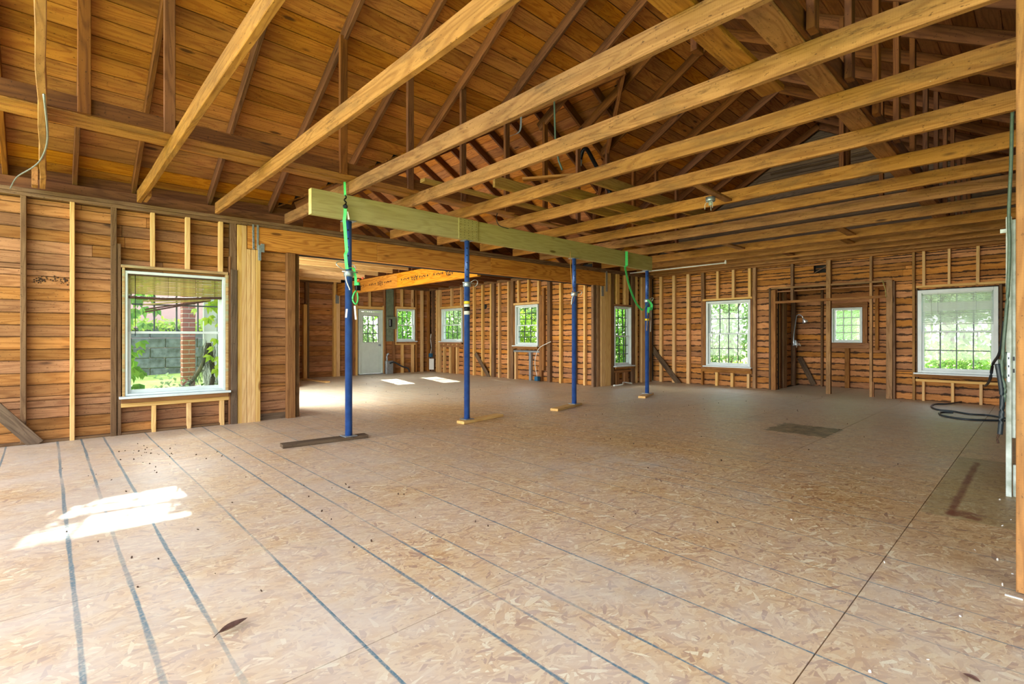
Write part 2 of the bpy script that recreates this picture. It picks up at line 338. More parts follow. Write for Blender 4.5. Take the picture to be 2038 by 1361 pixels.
def beam(name, a, b, w, h, mat, parent=None, up=(0, 0, 1), bev=0.004, rough=0.0, seg=0, taper=None):
    """timber from a to b (centre line); w across, h along 'up'; local X is the length"""
    a, b = Vector(a), Vector(b); d = b - a; L = d.length; x = d.normalized(); upv = Vector(up)
    y = upv.cross(x).normalized(); z = x.cross(y)
    n = seg or 1; bm = bmesh.new(); prev = None; caps = []
    for i in range(n + 1):
        t = -L / 2 + L * i / n; jy = R.uniform(-rough, rough) if seg else 0; jz = R.uniform(-rough, rough) if seg else 0
        hw, hh = w / 2, h / 2; c = min(bev, hw * 0.4, hh * 0.4)
        ring = [(-hw + c, -hh), (hw - c, -hh), (hw, -hh + c), (hw, hh - c), (hw - c, hh), (-hw + c, hh), (-hw, hh - c), (-hw, -hh + c)]
        vs = [bm.verts.new((t, q[0] + jy, q[1] + jz)) for q in ring]
        if prev:
            for j in range(8): bm.faces.new((prev[j], vs[j], vs[(j + 1) % 8], prev[(j + 1) % 8]))
        else: caps.append(vs)
        prev = vs
    bm.faces.new(caps[0]); bm.faces.new(list(reversed(prev)))
    bmesh.ops.recalc_face_normals(bm, faces=bm.faces)
    o = mesh_obj(name, bm, mat, parent)
    m = Matrix((x, y, z)).transposed().to_4x4(); m.translation = (a + b) / 2
    o.matrix_local = m
    return o
def tube(name, pts, r, mat, parent=None, seg=8, radii=None, closed=False, smooth=True):
    pts = [Vector(p) for p in pts]; bm = bmesh.new(); rings = []; n = len(pts)
    for i, p in enumerate(pts):
        t = (pts[min(i + 1, n - 1)] - pts[max(i - 1, 0)]).normalized()
        u = t.cross(Vector((0, 0, 1)));
        if u.length < 0.05: u = t.cross(Vector((1, 0, 0)))
        u.normalize(); w = t.cross(u); rr = radii[i] if radii else r
        rings.append([bm.verts.new(p + u * rr * math.cos(a) + w * rr * math.sin(a)) for a in [2 * math.pi * j / seg for j in range(seg)]])
    for i in range(n - 1):
        for j in range(seg): bm.faces.new((rings[i][j], rings[i][(j + 1) % seg], rings[i + 1][(j + 1) % seg], rings[i + 1][j]))
    bm.faces.new(rings[0]); bm.faces.new(list(reversed(rings[-1])))
    bmesh.ops.recalc_face_normals(bm, faces=bm.faces)
    return mesh_obj(name, bm, mat, parent, smooth)
def smooth_path(pts, n=8):
    pts = [Vector(p) for p in pts]; out = []
    P = [pts[0]] + pts + [pts[-1]]
    for i in range(1, len(P) - 2):
        for k_ in range(n):
            t = k_ / n; a, b, c, d = P[i - 1], P[i], P[i + 1], P[i + 2]
            out.append(0.5 * ((2 * b) + (c - a) * t + (2 * a - 5 * b + 4 * c - d) * t * t + (3 * b - a - 3 * c + d) * t ** 3))
    return out + [pts[-1]]
def strap(name, pts, w, mat, parent=None, side=(1, 0, 0), th=0.003):
    pts = [Vector(p) for p in pts]; bm = bmesh.new(); prev = None; sd = Vector(side).normalized(); n = len(pts)
    for i, p in enumerate(pts):
        t = (pts[min(i + 1, n - 1)] - pts[max(i - 1, 0)]).normalized(); nn = t.cross(sd)
        nn = nn.normalized() if nn.length > 1e-4 else Vector((0, 1, 0))
        vs = [bm.verts.new(p + sd * a * w / 2 + nn * b * th / 2) for a, b in ((-1, -1), (1, -1), (1, 1), (-1, 1))]
        if prev:
            for j in range(4): bm.faces.new((prev[j], vs[j], vs[(j + 1) % 4], prev[(j + 1) % 4]))
        else: bm.faces.new(vs)
        prev = vs
    bm.faces.new(list(reversed(prev))); bmesh.ops.recalc_face_normals(bm, faces=bm.faces)
    return mesh_obj(name, bm, mat, parent)
def lathe(name, prof, mat, parent=None, seg=20, loc=(0, 0, 0), axis=None):
    bm = bmesh.new(); rings = []
    for r, z in prof: rings.append([bm.verts.new((r * math.cos(2 * math.pi * j / seg), r * math.sin(2 * math.pi * j / seg), z)) for j in range(seg)])
    for i in range(len(rings) - 1):
        for j in range(seg): bm.faces.new((rings[i][j], rings[i][(j + 1) % seg], rings[i + 1][(j + 1) % seg], rings[i + 1][j]))
    bm.faces.new(list(reversed(rings[0]))); bm.faces.new(rings[-1]); bmesh.ops.recalc_face_normals(bm, faces=bm.faces)
    o = mesh_obj(name, bm, mat, parent, True); o.location = loc
    if axis is not None: o.rotation_euler = Vector(axis).to_track_quat('Z', 'Y').to_euler()
    return o

class Wall:
    """local x along the wall, y outward through it (studs face at y=0), z up"""
    def __init__(s, name, ox, oy, ang, kind='structure'):
        s.e = empty(name, (ox, oy, 0), ang, kind=kind); s.o = Vector((ox, oy, 0)); s.a = ang
        s.d = Vector((math.cos(ang), math.sin(ang), 0)); s.n = Vector((-math.sin(ang), math.cos(ang), 0)); s.open = []
    def hit(s, x, y, off=0.0):
        r = ray(x, y); q = s.o + s.n * off
        t = q.dot(s.n) / r.dot(s.n); p = Vector((r.x * t, r.y * t, CAM_H + r.z * t)); return ((p - s.o).dot(s.d), p.z)
    def x(s, px, off=0.0): return s.hit(px, 670, off)[0]
    def W(s, x, y, z): return s.o + s.d * x + s.n * y + Vector((0, 0, z))
    def stud(s, x0, x1, z0, z1, mat, y0=0.0, y1=0.09, name='stud'):
        """vertical piece: length along local Z, built with its grain along it"""
        cx = (x0 + x1) / 2
        return beam(name, (cx + R.uniform(-.002, .002), (y0 + y1) / 2, z0), (cx + R.uniform(-.004, .004), (y0 + y1) / 2, z1), x1 - x0, y1 - y0, mat, s.e, up=(0, 1, 0))
    def studpx(s, px0, px1, z0, z1, mat, y0=0.0, y1=0.09, name='stud'):
        return s.stud(s.x(px0, y0), s.x(px1, y0), z0, z1, mat, y0, y1, name)
    def rail(s, x0, x1, z0, z1, mat, y0=0.0, y1=0.09, name='rail'):
        return box(name, x0, x1, y0, y1, z0, z1, mat, s.e, 0.004)
    def rects(s, x0, x1, z0, z1):
        out = [(x0, x1)]
        for (a, b, c, d) in s.open:
            if d <= z0 + 1e-4 or c >= z1 - 1e-4: continue
            nx = []
            for p, q in out:
                if b <= p or a >= q: nx.append((p, q)); continue
                if a > p: nx.append((p, a))
                if b < q: nx.append((b, q))
            out = nx
        return out
    def sheathe(s, x0, x1, z0, z1, mat, ch=0.135, y=0.095, th=0.02, wob=0.004, joints=2.6, gap=0.004):
        cuts = sorted({round(c, 3) for o_ in s.open for c in (o_[2], o_[3])})
        z = z0; i = 0
        while z < z1 - 0.01:
            zt = min(z + ch * R.uniform(0.93, 1.07), z1)
            if z1 - zt < 0.04: zt = z1
            sub = [z] + [c for c in cuts if z + 0.02 < c < zt - 0.02] + [zt]
            for za, zb in zip(sub, sub[1:]):
                for p, q in s.rects(x0, x1, (za + zb) / 2 - 0.005, (za + zb) / 2 + 0.005):
                    n = max(1, int(round((q - p) / joints + R.uniform(-.3, .3)))); xs = [p] + sorted(p + (q - p) * (k_ + R.uniform(-.25, .25)) / n for k_ in range(1, n)) + [q]
                    for a, b in zip(xs, xs[1:]):
                        if b - a < 0.015: continue
                        dy = R.uniform(-wob, wob)
                        box('sheathing_board', a + 0.001, b - 0.001, y + dy, y + th + dy, za + gap / 2, zb - gap / 2, mat, s.e, 0.004)
            z = zt; i += 1
    def skin(s, x0, x1, z0, z1, mat=None, y=0.125, th=0.08):
        """the outer leaf of the wall, with its openings"""
        xs = sorted({x0, x1} | {v for o_ in s.open for v in o_[:2] if x0 < v < x1}); zs = sorted({z0, z1} | {v for o_ in s.open for v in o_[2:4] if z0 < v < z1})
        bm = bmesh.new()
        for za, zb in zip(zs, zs[1:]):
            for p, q in s.rects(x0, x1, za, zb): box_bm(p, q, y, y + th, za, zb, 0, bm)
        return mesh_obj('outer_leaf', bm, mat or M['felt'], s.e)

def window(name, W, x0, x1, z0, z1, cols, rows, label=None, frame='white', mun='muntin', sill=True, y=0.03, single=False, glass='glass', lower_plain=False, munw=0.018, fw=0.035, meet=0.5):
    """double hung window: outer frame, two sashes with muntins and one pane per light, sill"""
    e = empty(name, W.W(0, 0, 0), W.a, kind='structure'); m = M[frame]; mm = M[mun]
    W.open.append((x0, x1, z0, z1)); D = 0.16
    for a, b in ((x0, x0 + fw), (x1 - fw, x1)): box('frame_side', a, b, y, y + D, z0, z1, m, e)
    box('frame_head', x0 + fw, x1 - fw, y, y + D, z1 - fw, z1, m, e); box('frame_foot', x0 + fw, x1 - fw, y, y + D, z0, z0 + fw * 0.7, m, e)
    if sill:
        box('window_sill', x0 - 0.05, x1 + 0.05, y - 0.085, y + 0.06, z0 - 0.03, z0 - 0.003, m, e)
        box('sill_apron', x0 - 0.03, x1 + 0.03, y - 0.05, y - 0.02, z0 - 0.085, z0 - 0.032, M['stud_old2'], e)
    a0, a1, b0, b1 = x0 + fw, x1 - fw, z0 + fw * 0.7, z1 - fw; zm = b0 + (b1 - b0) * meet
    halves = [(b0, b1, y + 0.07, rows)] if single else [(b0, zm + 0.015, y + 0.05, rows), (zm - 0.015, b1, y + 0.085, rows)]
    for hi, (c0, c1, yy, rw) in enumerate(halves):
        sw = 0.036; t = 0.03
        s_ = box('sash', a0, a0 + sw, yy, yy + t, c0, c1, m, e)     # the sash is its stiles and rails; pieces are its children
        o0 = s_.location.copy()
        def sub(nm, u0, u1, v0, v1, yy0, yy1, mat):
            q = box(nm, u0, u1, yy0, yy1, v0, v1, mat, s_, 0.002); q.location = q.location - o0; return q
        sub('stile', a1 - sw, a1, c0, c1, yy, yy + t, m)
        sub('sash_rail', a0 + sw, a1 - sw, c0, c0 + sw * (1.25 if hi == 0 else 0.9), yy, yy + t, m)
        sub('sash_rail', a0 + sw, a1 - sw, c1 - sw * 0.8, c1, yy, yy + t, m)
        g0, g1, h0, h1 = a0 + sw, a1 - sw, c0 + sw * (1.25 if hi == 0 else 0.9), c1 - sw * 0.8
        cn, rn = (1, 1) if (lower_plain and hi == 0) else (cols, rw)
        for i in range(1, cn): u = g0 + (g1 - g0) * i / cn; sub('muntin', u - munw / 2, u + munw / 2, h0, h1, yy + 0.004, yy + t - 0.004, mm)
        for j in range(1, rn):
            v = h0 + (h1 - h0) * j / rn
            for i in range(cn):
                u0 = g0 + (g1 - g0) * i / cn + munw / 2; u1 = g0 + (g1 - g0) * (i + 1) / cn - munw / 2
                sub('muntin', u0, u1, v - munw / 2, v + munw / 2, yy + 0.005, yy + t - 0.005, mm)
        for i in range(cn):
            for j in range(rn):
                u0 = g0 + (g1 - g0) * i / cn; u1 = g0 + (g1 - g0) * (i + 1) / cn; v0 = h0 + (h1 - h0) * j / rn; v1 = h0 + (h1 - h0) * (j + 1) / rn
                sub('pane', u0 + 0.006, u1 - 0.006, v0 + 0.006, v1 - 0.006, yy + 0.013, yy + 0.016, M[glass])
    return e
# ------------------------------------------------------------------ floor of strand board sheets
floor = empty('floor', kind='structure')
def sheets(X0, X1, Y0, Y1):
    n0 = math.floor((Y0 - 0.595) / 1.205)
    r = n0
    while 0.595 + 1.205 * r < Y1:
        ya = max(Y0, 0.595 + 1.205 * r); yb = min(Y1, 0.595 + 1.205 * (r + 1))
        x = -0.31 - 2.44 * 2 + (1.22 if (r % 2) else 0.0)
        while x < X1:
            xa, xb = max(X0, x), min(X1, x + 2.44)
            if xb - xa > 0.02 and yb - ya > 0.02:
                dz = 0.0
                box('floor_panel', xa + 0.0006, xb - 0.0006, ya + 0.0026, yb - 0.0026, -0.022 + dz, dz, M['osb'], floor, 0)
            x += 2.44
        r += 1
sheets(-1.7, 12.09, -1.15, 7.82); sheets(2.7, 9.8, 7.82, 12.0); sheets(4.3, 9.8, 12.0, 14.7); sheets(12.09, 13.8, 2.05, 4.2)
box('subfloor', -1.7, 12.15, -1.15, 7.84, -0.25, -0.026, M['felt'], floor, 0); box('subfloor', 2.7, 9.85, 7.84, 14.75, -0.25, -0.026, M['felt'], floor, 0)
box('subfloor', 12.15, 13.85, 2.0, 4.25, -0.25, -0.026, M['felt'], floor, 0)

ZP = 2.76                                  # underside of the wall plates
# ------------------------------------------------------------------ left wall, with the wide opening to the back room
WL = Wall('wall_left', 0, 7.70, math.atan(-0.040))
X = WL.x
w1 = (X(247), X(449), 0.475, 2.01)
win1 = window('window_1', WL, *w1, 4, 2, y=0.0, lower_plain=True, meet=0.51)
w2 = (X(1224), X(1257), WL.hit(1240, 727)[1], WL.hit(1240, 610)[1])
win2 = window('window_2', WL, *w2, 3, 3, y=0.0, fw=0.03)
xo0, xo1 = X(596), X(1197)                 # opening
WL.open.append((xo0, xo1, -1, 2.43))
xE = 12.0
WL.sheathe(-1.4, X(575), 0.0, ZP, M['board'], ch=0.134, joints=2.3)
WL.sheathe(X(1199), xE, 0.0, ZP, M['board_far'], ch=0.135, joints=2.0, wob=0.008)
WL.skin(-1.5, xE + 0.1, -0.3, 2.845)
for z0, z1, y0, y1 in ((ZP, 2.80, 0.0, 0.09), (2.803, 2.85, 0.004, 0.095)): WL.rail(-1.5, xE, z0, z1, M['stud_old'], y0, y1, 'top_plate')
WL.rail(-1.5, X(470), 0.002, 0.03, M['stud_old'], 0.02, 0.09, 'bottom_plate')
# boards that close the eave above the plate
WL.rail(-1.5, 2.85, 2.853, 2.985, M['rafter'], 0.10, 0.125, 'eave_board'); WL.rail(-1.5, 2.85, 2.98, 3.13, M['rafter'], 0.21, 0.235, 'eave_board')
WL.rail(9.6, 12.0, 2.853, 3.0, M['rafter'], 0.10, 0.125, 'eave_board')
old, new = M['stud_old'], M['stud_new']
WL.studpx(40, 52, 0.03, ZP, old); WL.studpx(139, 149, 0.0, ZP, new); WL.studpx(220, 232, 0.0, ZP, old); WL.studpx(233.5, 241, 0.0, 2.33, old, 0.01)
for a, b in ((300, 309), (369.5, 379), (435.5, 444)): WL.studpx(a, b, 2.08, ZP, new)
WL.rail(X(241), X(454), 2.045, 2.08, M['painted_old'], -0.012, 0.09, 'window_header')
WL.rail(X(243.5), X(249), 0.44, 2.045, M['painted_old'], -0.008, 0.09, 'window_casing'); WL.rail(X(449.5), X(455), 0.44, 2.045, M['painted_old'], -0.008, 0.09, 'window_casing')
WL.rail(X(241), X(456), 0.335, 0.385, new, 0.0, 0.09, 'rough_sill')
for a, b in ((302, 310.5), (373, 381.5), (438.5, 447)): WL.studpx(a, b, 0.0, 0.335, new)
WL.studpx(458, 471, 0.0, ZP, old, 0.01); WL.studpx(460, 472.5, 0.0, 2.12, M['board_old'], -0.02, 0.008); WL.studpx(455.5, 459, 0.0, 2.3, M['stud_old2'], 0.0)
WL.studpx(472.5, 481.5, 0, ZP - .01, new, -0.004); WL.studpx(481.8, 491.6, 0, ZP - .01, new, -0.004)
for a, b in ((491.9, 500), (500.3, 508.5), (508.8, 518.5)): WL.studpx(a, b, 0, 2.425, new, -0.004)
WL.studpx(572, 588.5, 0, 2.43, M['stud_old2'], -0.005); WL.studpx(589, 596, 0, 2.43, old, 0.09, 0.18)
WL.rail(X(519), X(572), 0.0, 0.09, M['board_old'], 0.085, 0.094, 'base_board')
# right hand part, past the opening
WL.studpx(1181, 1187, 0, 2.43, old, 0.02); WL.studpx(1188.5, 1195, 0, 2.43, M['stud_spotted'], 0.01)
WL.studpx(1196.5, 1204.5, 0, 2.425, new, -0.004); WL.studpx(1204.8, 1216, 0, ZP, new, -0.004)
WL.studpx(1216.3, 1222.5, 0, ZP, old, 0.005)
for a, b in ((1227, 1233.5), (1244.5, 1251.5)): WL.studpx(a, b, w2[3] + 0.05, ZP, new)
WL.rail(X(1222.5), X(1258), w2[3] + 0.005, w2[3] + 0.05, M['stud_old2'], 0.0, 0.09, 'window_header'); WL.rail(X(1222.5), X(1257), w2[2] - 0.17, w2[2] - 0.12, M['stud_old2'], 0, 0.09, 'rough_sill')
for a, b in ((1226.5, 1233), (1244, 1251)): WL.studpx(a, b, 0, w2[2] - 0.17, M['stud_old2'])
WL.studpx(1258, 1264, 0, ZP, old); WL.studpx(1265.5, 1269.5, 0, ZP, new); WL.studpx(1277.5, 1284.5, 0, ZP, new); WL.studpx(1293, 1298, 0, ZP, old, -0.02)
# diagonal brace at the left end
p0, p1 = WL.hit(-20, 803), WL.hit(74, 884)
beam('diagonal_brace', (p0[0], -0.012, p0[1]), (p1[0], -0.012, p1[1]), 0.022, 0.13, M['board_old'], WL.e, up=(0, 0, 1))
# twin galvanised straps and hanger over the post pack
for a in (504.5, 513): strp = WL.studpx(a - 2, a + 2, 2.43, 2.78, M['galv'], -0.009, -0.006, 'steel_strap')
box('steel_hanger', X(513.5), X(519.5), -0.012, -0.008, 2.28, 2.5, M['galv'], WL.e, 0.001); box('steel_hanger', X(519), X(526), -0.012, -0.008, 2.40, 2.52, M['galv'], WL.e, 0.001)
for i, zz in enumerate((2.45, 2.52, 2.6, 2.68)): box('strap_hole', X(504), X(505), -0.0096, -0.0091, zz, zz + 0.012, M['steel_dark'], WL.e, 0)
box('steel_strap', X(1205), X(1208.5), -0.012, -0.008, 2.3, 2.8, M['galv'], WL.e, 0.001); box('steel_hanger', X(1196), X(1201), -0.014, -0.009, 2.18, 2.42, M['galv'], WL.e, 0.001)

# the laminated header over the opening: three lengths, butted
hb = empty('header_beam', WL.o, WL.a, label='long laminated veneer header beam over the wide opening in the wood wall', cat='beam')
xs = [X(492), X(751), X(977), X(1206)]
for a, b in zip(xs, xs[1:]): box('beam_length', a + 0.002, b - 0.002, 0.0, 0.088, 2.435, ZP - 0.004, M['lvl'], hb, 0.004)
# the second laminated beam across the back room
cb = empty('cross_beam', (6.4, 7.82, 0), label='laminated beam with black stamped lettering crossing the back room ceiling', cat='beam')
ysplit = [0, 3.15, 6.62]
for a, b in zip(ysplit, ysplit[1:]):
    beam('beam_length', (0, a + 0.002, 2.60), (0, b - 0.002, 2.60), 0.09, 0.35, M['lvl'], cb)
def lettering(txt, size, loc, rot, mat, parent, name='lettering'):
    cu = bpy.data.curves.new(name, 'FONT'); cu.body = txt; cu.size = size; cu.extrude = 0.0005; cu.align_x = 'CENTER'; cu.align_y = 'CENTER'
    o = bpy.data.objects.new(name, cu); cu.materials.append(mat); link(o, parent); o.location = loc; o.rotation_euler = rot; return o
M['ink'] = plain('black_ink', srgb(28, 20, 14), 0.8)
for yy in (0.95, 2.35, 4.0, 5.5):
    lettering('APA', 0.17, (-0.047, yy, 2.60), (math.pi / 2, math.pi, -math.pi / 2), M['ink'], cb)
    for side in (-1, 1):
        for q in range(7): box('stamp_mark', -0.0475, -0.0465, yy + side * (0.24 + q * 0.055), yy + side * (0.24 + q * 0.055) + 0.034, 2.575 + (q % 2) * 0.015, 2.62 - (q % 3) * 0.01, M['ink'], cb, 0)

# ------------------------------------------------------------------ far wall
WF = Wall('wall_far', 12.0, 7.25, -math.pi / 2); X = WF.x
w6 = (X(1405), X(1493), 0.49, 2.07); window('window_6', WF, *w6, 4, 2, y=0.0, fw=0.05)
w7 = (X(1826), X(1987), 0.53, 2.07); window('window_7', WF, *w7, 4, 2, y=0.0, fw=0.06)
nx0, nx1, nz = X(1544), X(1763), 2.27
WF.open.append((nx0, nx1, -1, nz))
vh = (X(1617), X(1644), WF.hit(1630, 542)[1], WF.hit(1630, 527)[1]); WF.open.append(vh)
WF.sheathe(-0.05, 7.45, 0.0, 2.9, M['board_far'], ch=0.14, joints=2.2, wob=0.009)
WF.skin(-0.1, 7.6, -0.3, 3.0); WF.open.remove(vh)
box('vent_recess', vh[0] - .02, vh[1] + .02, 0.21, 0.25, vh[2] - .02, vh[3] + .02, M['felt'], WF.e, 0)
beam('vent_slat', (vh[0], 0.13, vh[2] + .01), (vh[1], 0.13, vh[3] - .01), 0.01, 0.02, M['board_old'], WF.e)
WF.rail(-0.05, 7.3, 2.8, 2.85, M['stud_old2'], -0.02, 0.09, 'top_plate')
sp, o2 = M['stud_spotted'], M['stud_old2']
for a, b in ((1312, 1317), (1337.5, 1343), (1366, 1372)): WF.studpx(a, b, 0, 2.8, new)
WF.studpx(1395, 1401.5, 2.11, 2.8, old); WF.studpx(1395, 1402, 0.4, 2.11, o2, 0.01); WF.studpx(1395, 1398.5, 0, 0.38, o2)
for a, b in ((1425, 1430), (1456, 1461.5), (1488.5, 1494)): WF.studpx(a, b, 2.13, 2.8, new)
WF.rail(X(1398), X(1497), 2.09, 2.135, new, -0.004, 0.09, 'window_header'); WF.rail(X(1398), X(1496), 0.33, 0.43, o2, 0.0, 0.05, 'rough_sill')
for a, b in ((1423, 1428), (1453.5, 1459), (1486, 1491)): WF.studpx(a, b, 0, 0.33, new)
WF.studpx(1497.5, 1504, 0, 2.8, sp, -0.004)
for a, b, z0, z1, m in ((1398.5, 1404.5, 0.47, 2.09, o2), (1493.5, 1497, 0.47, 2.09, o2)): WF.studpx(a, b, z0, z1, m, -0.004, 0.09, 'window_casing')
# door-sized bath recess: jambs, posts and rails
WF.studpx(1530, 1533.5, 0, 2.3, M['board_old'], -0.03, 0.06); WF.studpx(1534, 1543.5, 0, 2.25, o2, -0.01)
WF.rail(X(1534), X(1765), 2.27, 2.31, sp, -0.01, 0.03, 'rail'); WF.rail(X(1540), X(1760), 2.20, 2.23, o2, 0.06, 0.09, 'rail')
p0, p1 = WF.hit(1543, 602), WF.hit(1764, 590)
beam('rail', (p0[0], -0.02, p0[1]), (p1[0], -0.02, p1[1]), 0.03, 0.055, o2, WF.e)
WF.studpx(1573, 1578.5, 1.95, 2.8, old, 0.0); WF.studpx(1643.5, 1652.5, 0, 2.8, sp, -0.03, 0.07); WF.studpx(1730, 1735.5, 0, 2.8, sp, 0.0)
WF.studpx(1735.5, 1739, 0, 0.3, o2, 0.03)
WF.studpx(1763.5, 1776, 0, 2.3, sp, -0.05, 0.10); WF.studpx(1777, 1781.5, 0, 2.28, old, -0.02)
WF.studpx(1815.5, 1821, 0, 2.8, sp)
pc = [WF.hit(1757, 556), WF.hit(1763, 575), WF.hit(1765, 592)]
tube('torn_wire', [(p[0], -0.06, p[1]) for p in pc], 0.008, M['bamboo'], WF.e, 6)
for a, b in ((1835.5, 1841.5), (1886, 1891.5), (1942.5, 1949.5)): WF.studpx(a, b, 2.15, 2.8, new)
p0, p1 = WF.hit(1823, 572), WF.hit(2001, 561)
WF.rail(X(1823), X(2004), 2.115, 2.16, new, -0.004, 0.09, 'window_header'); WF.rail(X(1822), X(2004), 0.36, 0.405, new, 0, 0.09, 'rough_sill')
for a, b in ((1835, 1840.5), (1892.5, 1899), (1949, 1955.5)): WF.studpx(a, b, 0, 0.36, new)
for a, b in ((1823.5, 1826.5), (1989, 1995)): WF.studpx(a, b, 0.41, 2.11, M['board_old'], -0.002, 0.09, 'window_casing')
for (q0, q1) in (((1296, 690), (1358, 768)),):
    p0, p1 = WF.hit(*q0), WF.hit(*q1); beam('diagonal_brace', (p0[0], -0.015, p0[1]), (p1[0], -0.015, p1[1] - .05), 0.022, 0.14, M['board_old'], WF.e, up=(0, 0, 1))

# recess behind the far wall
NL = Wall('wall_recess_left', 12.12, 4.19, 0.0); NL.sheathe(0.0, 1.6, 0, 2.7, M['board_far'], ch=0.14, joints=3); NL.skin(0.06, 1.7, -0.3, 2.8)
for a in (0.05, ): box('pale_panel', 0.03, 0.30, 0.0, 0.02, 0.0, 2.22, M['stud_new'], NL.e)
NL.stud(0.31, 0.40, 0, 2.6, M['rafter']); NL.stud(0.5, 0.72, 0, 2.6, sp, -0.01); NL.stud(1.3, 1.4, 0, 2.6, old)
NB = Wall('wall_recess_back', 13.7, 4.25, -math.pi / 2); X = NB.x
w8 = (X(1655), X(1716), 1.06, 1.88); window('window_8', NB, *w8, 3, 4, y=0.0, sill=False, single=True, glass='frosted', mun='white', fw=0.03)
NB.sheathe(-0.12, 2.3, 0, 2.7, M['board_far'], ch=0.14, joints=3, wob=0.008); NB.skin(-0.2, 2.4, -0.3, 2.8)
for a, b in ((1646, 1654.5), (1716.5, 1726)): NB.studpx(a, b, 0.92, 2.0, o2, -0.01, 0.06, 'window_casing')
NB.rail(X(1646), X(1727), 1.885, 1.99, o2, -0.012, 0.05, 'window_casing'); NB.rail(X(1646), X(1730), 0.93, 1.055, o2, -0.012, 0.05, 'window_casing')
NB.studpx(1633, 1637.5, 0, 2.6, old); NB.studpx(1681, 1690, 0, 0.93, o2); NB.studpx(1741, 1748, 0.9, 2.3, o2)
p0, p1 = NB.hit(1592, 712), NB.hit(1620, 766); beam('diagonal_brace', (p0[0], -0.015, p0[1]), (p1[0], -0.015, p1[1]), 0.022, 0.12, M['board_old'], NB.e, up=(0, 0, 1))
NR = Wall('wall_recess_right', 13.7, 2.06, math.pi); NR.sheathe(-.1, 1.52, 0, 2.7, M['board_far'], ch=0.14, joints=3); NR.skin(-.2, 1.5, -0.3, 2.8)
rc = empty('ceiling_recess', kind='structure')
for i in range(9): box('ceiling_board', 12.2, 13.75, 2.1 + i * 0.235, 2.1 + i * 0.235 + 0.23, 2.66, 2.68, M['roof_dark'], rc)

# ------------------------------------------------------------------ back room walls
BR = Wall('wall_back_room_right', 9.7, 14.6, -math.pi / 2); X = BR.x
w3 = (X(878), X(919), 1.05, 2.12); window('window_3', BR, *w3, 4, 2, y=0.0, fw=0.04, munw=0.014, mun='black_frame')
w4 = (X(1025), X(1070), 0.96, 2.08); window('window_4', BR, *w4, 3, 3, y=0.0, fw=0.045, munw=0.02)
BR.sheathe(0.0, 7.15, 0, 2.8, M['board_far'], ch=0.135, joints=2.4, wob=0.008); BR.skin(-0.1, 7.12, -0.3, 3.0)
BR.rail(0, 7.1, 2.78, 2.86, M['stud_old'], 0, 0.09, 'top_plate')
def span(W, lst, z0, z1, m, **kw):
    for a, b in lst: W.studpx(a, b, z0, z1, m, **kw)
span(BR, [(867.5, 870), (871.5, 875), (940.5, 943), (957.5, 960), (974.5, 977), (991, 993.5), (1009.5, 1012), (1112.5, 1116), (1160.5, 1164)], 0, 2.78, new)
span(BR, [(858.5, 861.5), (978, 983), (1015.5, 1021), (1088.5, 1094.5), (1139.5, 1145), (1182, 1186)], 0, 2.78, old)
span(BR, [(921.5, 926), (1072.5, 1077.5)], 0, 2.3, o2); span(BR, [(1077.8, 1082)], 0.3, 2.5, M['stud_old2'])
span(BR, [(896, 898.5), (915.5, 918)], 2.2, 2.78, new); span(BR, [(1029.5, 1032), (1049.5, 1052), (1069, 1072)], 2.16, 2.78, new)
BR.rail(X(876), X(921), 2.13, 2.2, new, 0, 0.09, 'window_header'); BR.rail(X(1022), X(1073), 2.09, 2.15, new, -0.01, 0.09, 'window_header')
BR.rail(X(876), X(921), 0.86, 0.92, o2, 0, 0.09, 'rough_sill'); BR.rail(X(1022), X(1074), 0.77, 0.82, M['galv'], 0, 0.09, 'rough_sill')
for a in (881, 890, 899, 908): BR.studpx(a, a + 1.6, 0.92, 1.02, new)
span(BR, [(881.5, 884), (893.5, 896.5), (907, 909.5)], 0, 0.86, new); BR.studpx(899, 904, 0, 0.86, o2); BR.studpx(1023.5, 1026.5, 0, 0.77, new); BR.studpx(1052.5, 1056, 0, 0.77, M['galv'])
BR.studpx(1021.5, 1024.5, 0.85, 2.1, o2)
p0, p1 = BR.hit(947, 703), BR.hit(975, 752); beam('diagonal_brace', (p0[0], -0.015, p0[1]), (p1[0], -0.015, p1[1]), 0.022, 0.13, M['board_old'], BR.e, up=(0, 0, 1))
ph = BR.hit(966, 610, 0.09); lathe('pipe_hole', [(0.0, 0), (0.075, 0), (0.075, 0.01), (0.0, 0.01)], M['felt'], BR.e, 14, (ph[0], 0.088, ph[1]), (0, -1, 0))

BF = Wall('wall_back_room_far', 0, 14.6, 0.0); X = BF.x
w5 = (X(790), X(826), 1.06, 2.12); window('window_5', BF, *w5, 3, 3 - 1, y=0.0, fw=0.035)
dr = (X(714.5), X(762), 0.0, 2.06); BF.open.append(dr)
BF.sheathe(4.3, 9.75, 0, 2.8, M['board'], ch=0.15, joints=2.8); BF.skin(4.2, 9.9, -0.3, 3.0)
BF.rail(4.3, 9.7, 2.78, 2.86, M['stud_old'], 0, 0.09, 'top_plate')
BF.studpx(604.5, 611.5, 0, 2.13, new, -0.03); BF.studpx(611.8, 615.5, 0, 2.78, M['board_old']); BF.studpx(608, 613, 2.15, 2.78, old)
BF.studpx(664, 669.5, 0, 2.84, new, -0.02); BF.studpx(669.8, 677, 0, 2.44, new, -0.02)
box('steel_hanger', X(667), X(674), -0.03, -0.025, 2.2, 2.46, M['galv'], BF.e, 0.001)
span(BF, [(688.5, 692.5), (703.5, 707.5)], 0, 2.78, o2); BF.studpx(707.8, 712, 0, 2.78, new)
BF.rail(X(712), X(764), 2.075, 2.16, new, -0.006, 0.09, 'door_header'); BF.studpx(762.5, 764.5, 0, 2.2, new); BF.studpx(765, 767.5, 0, 2.78, o2)
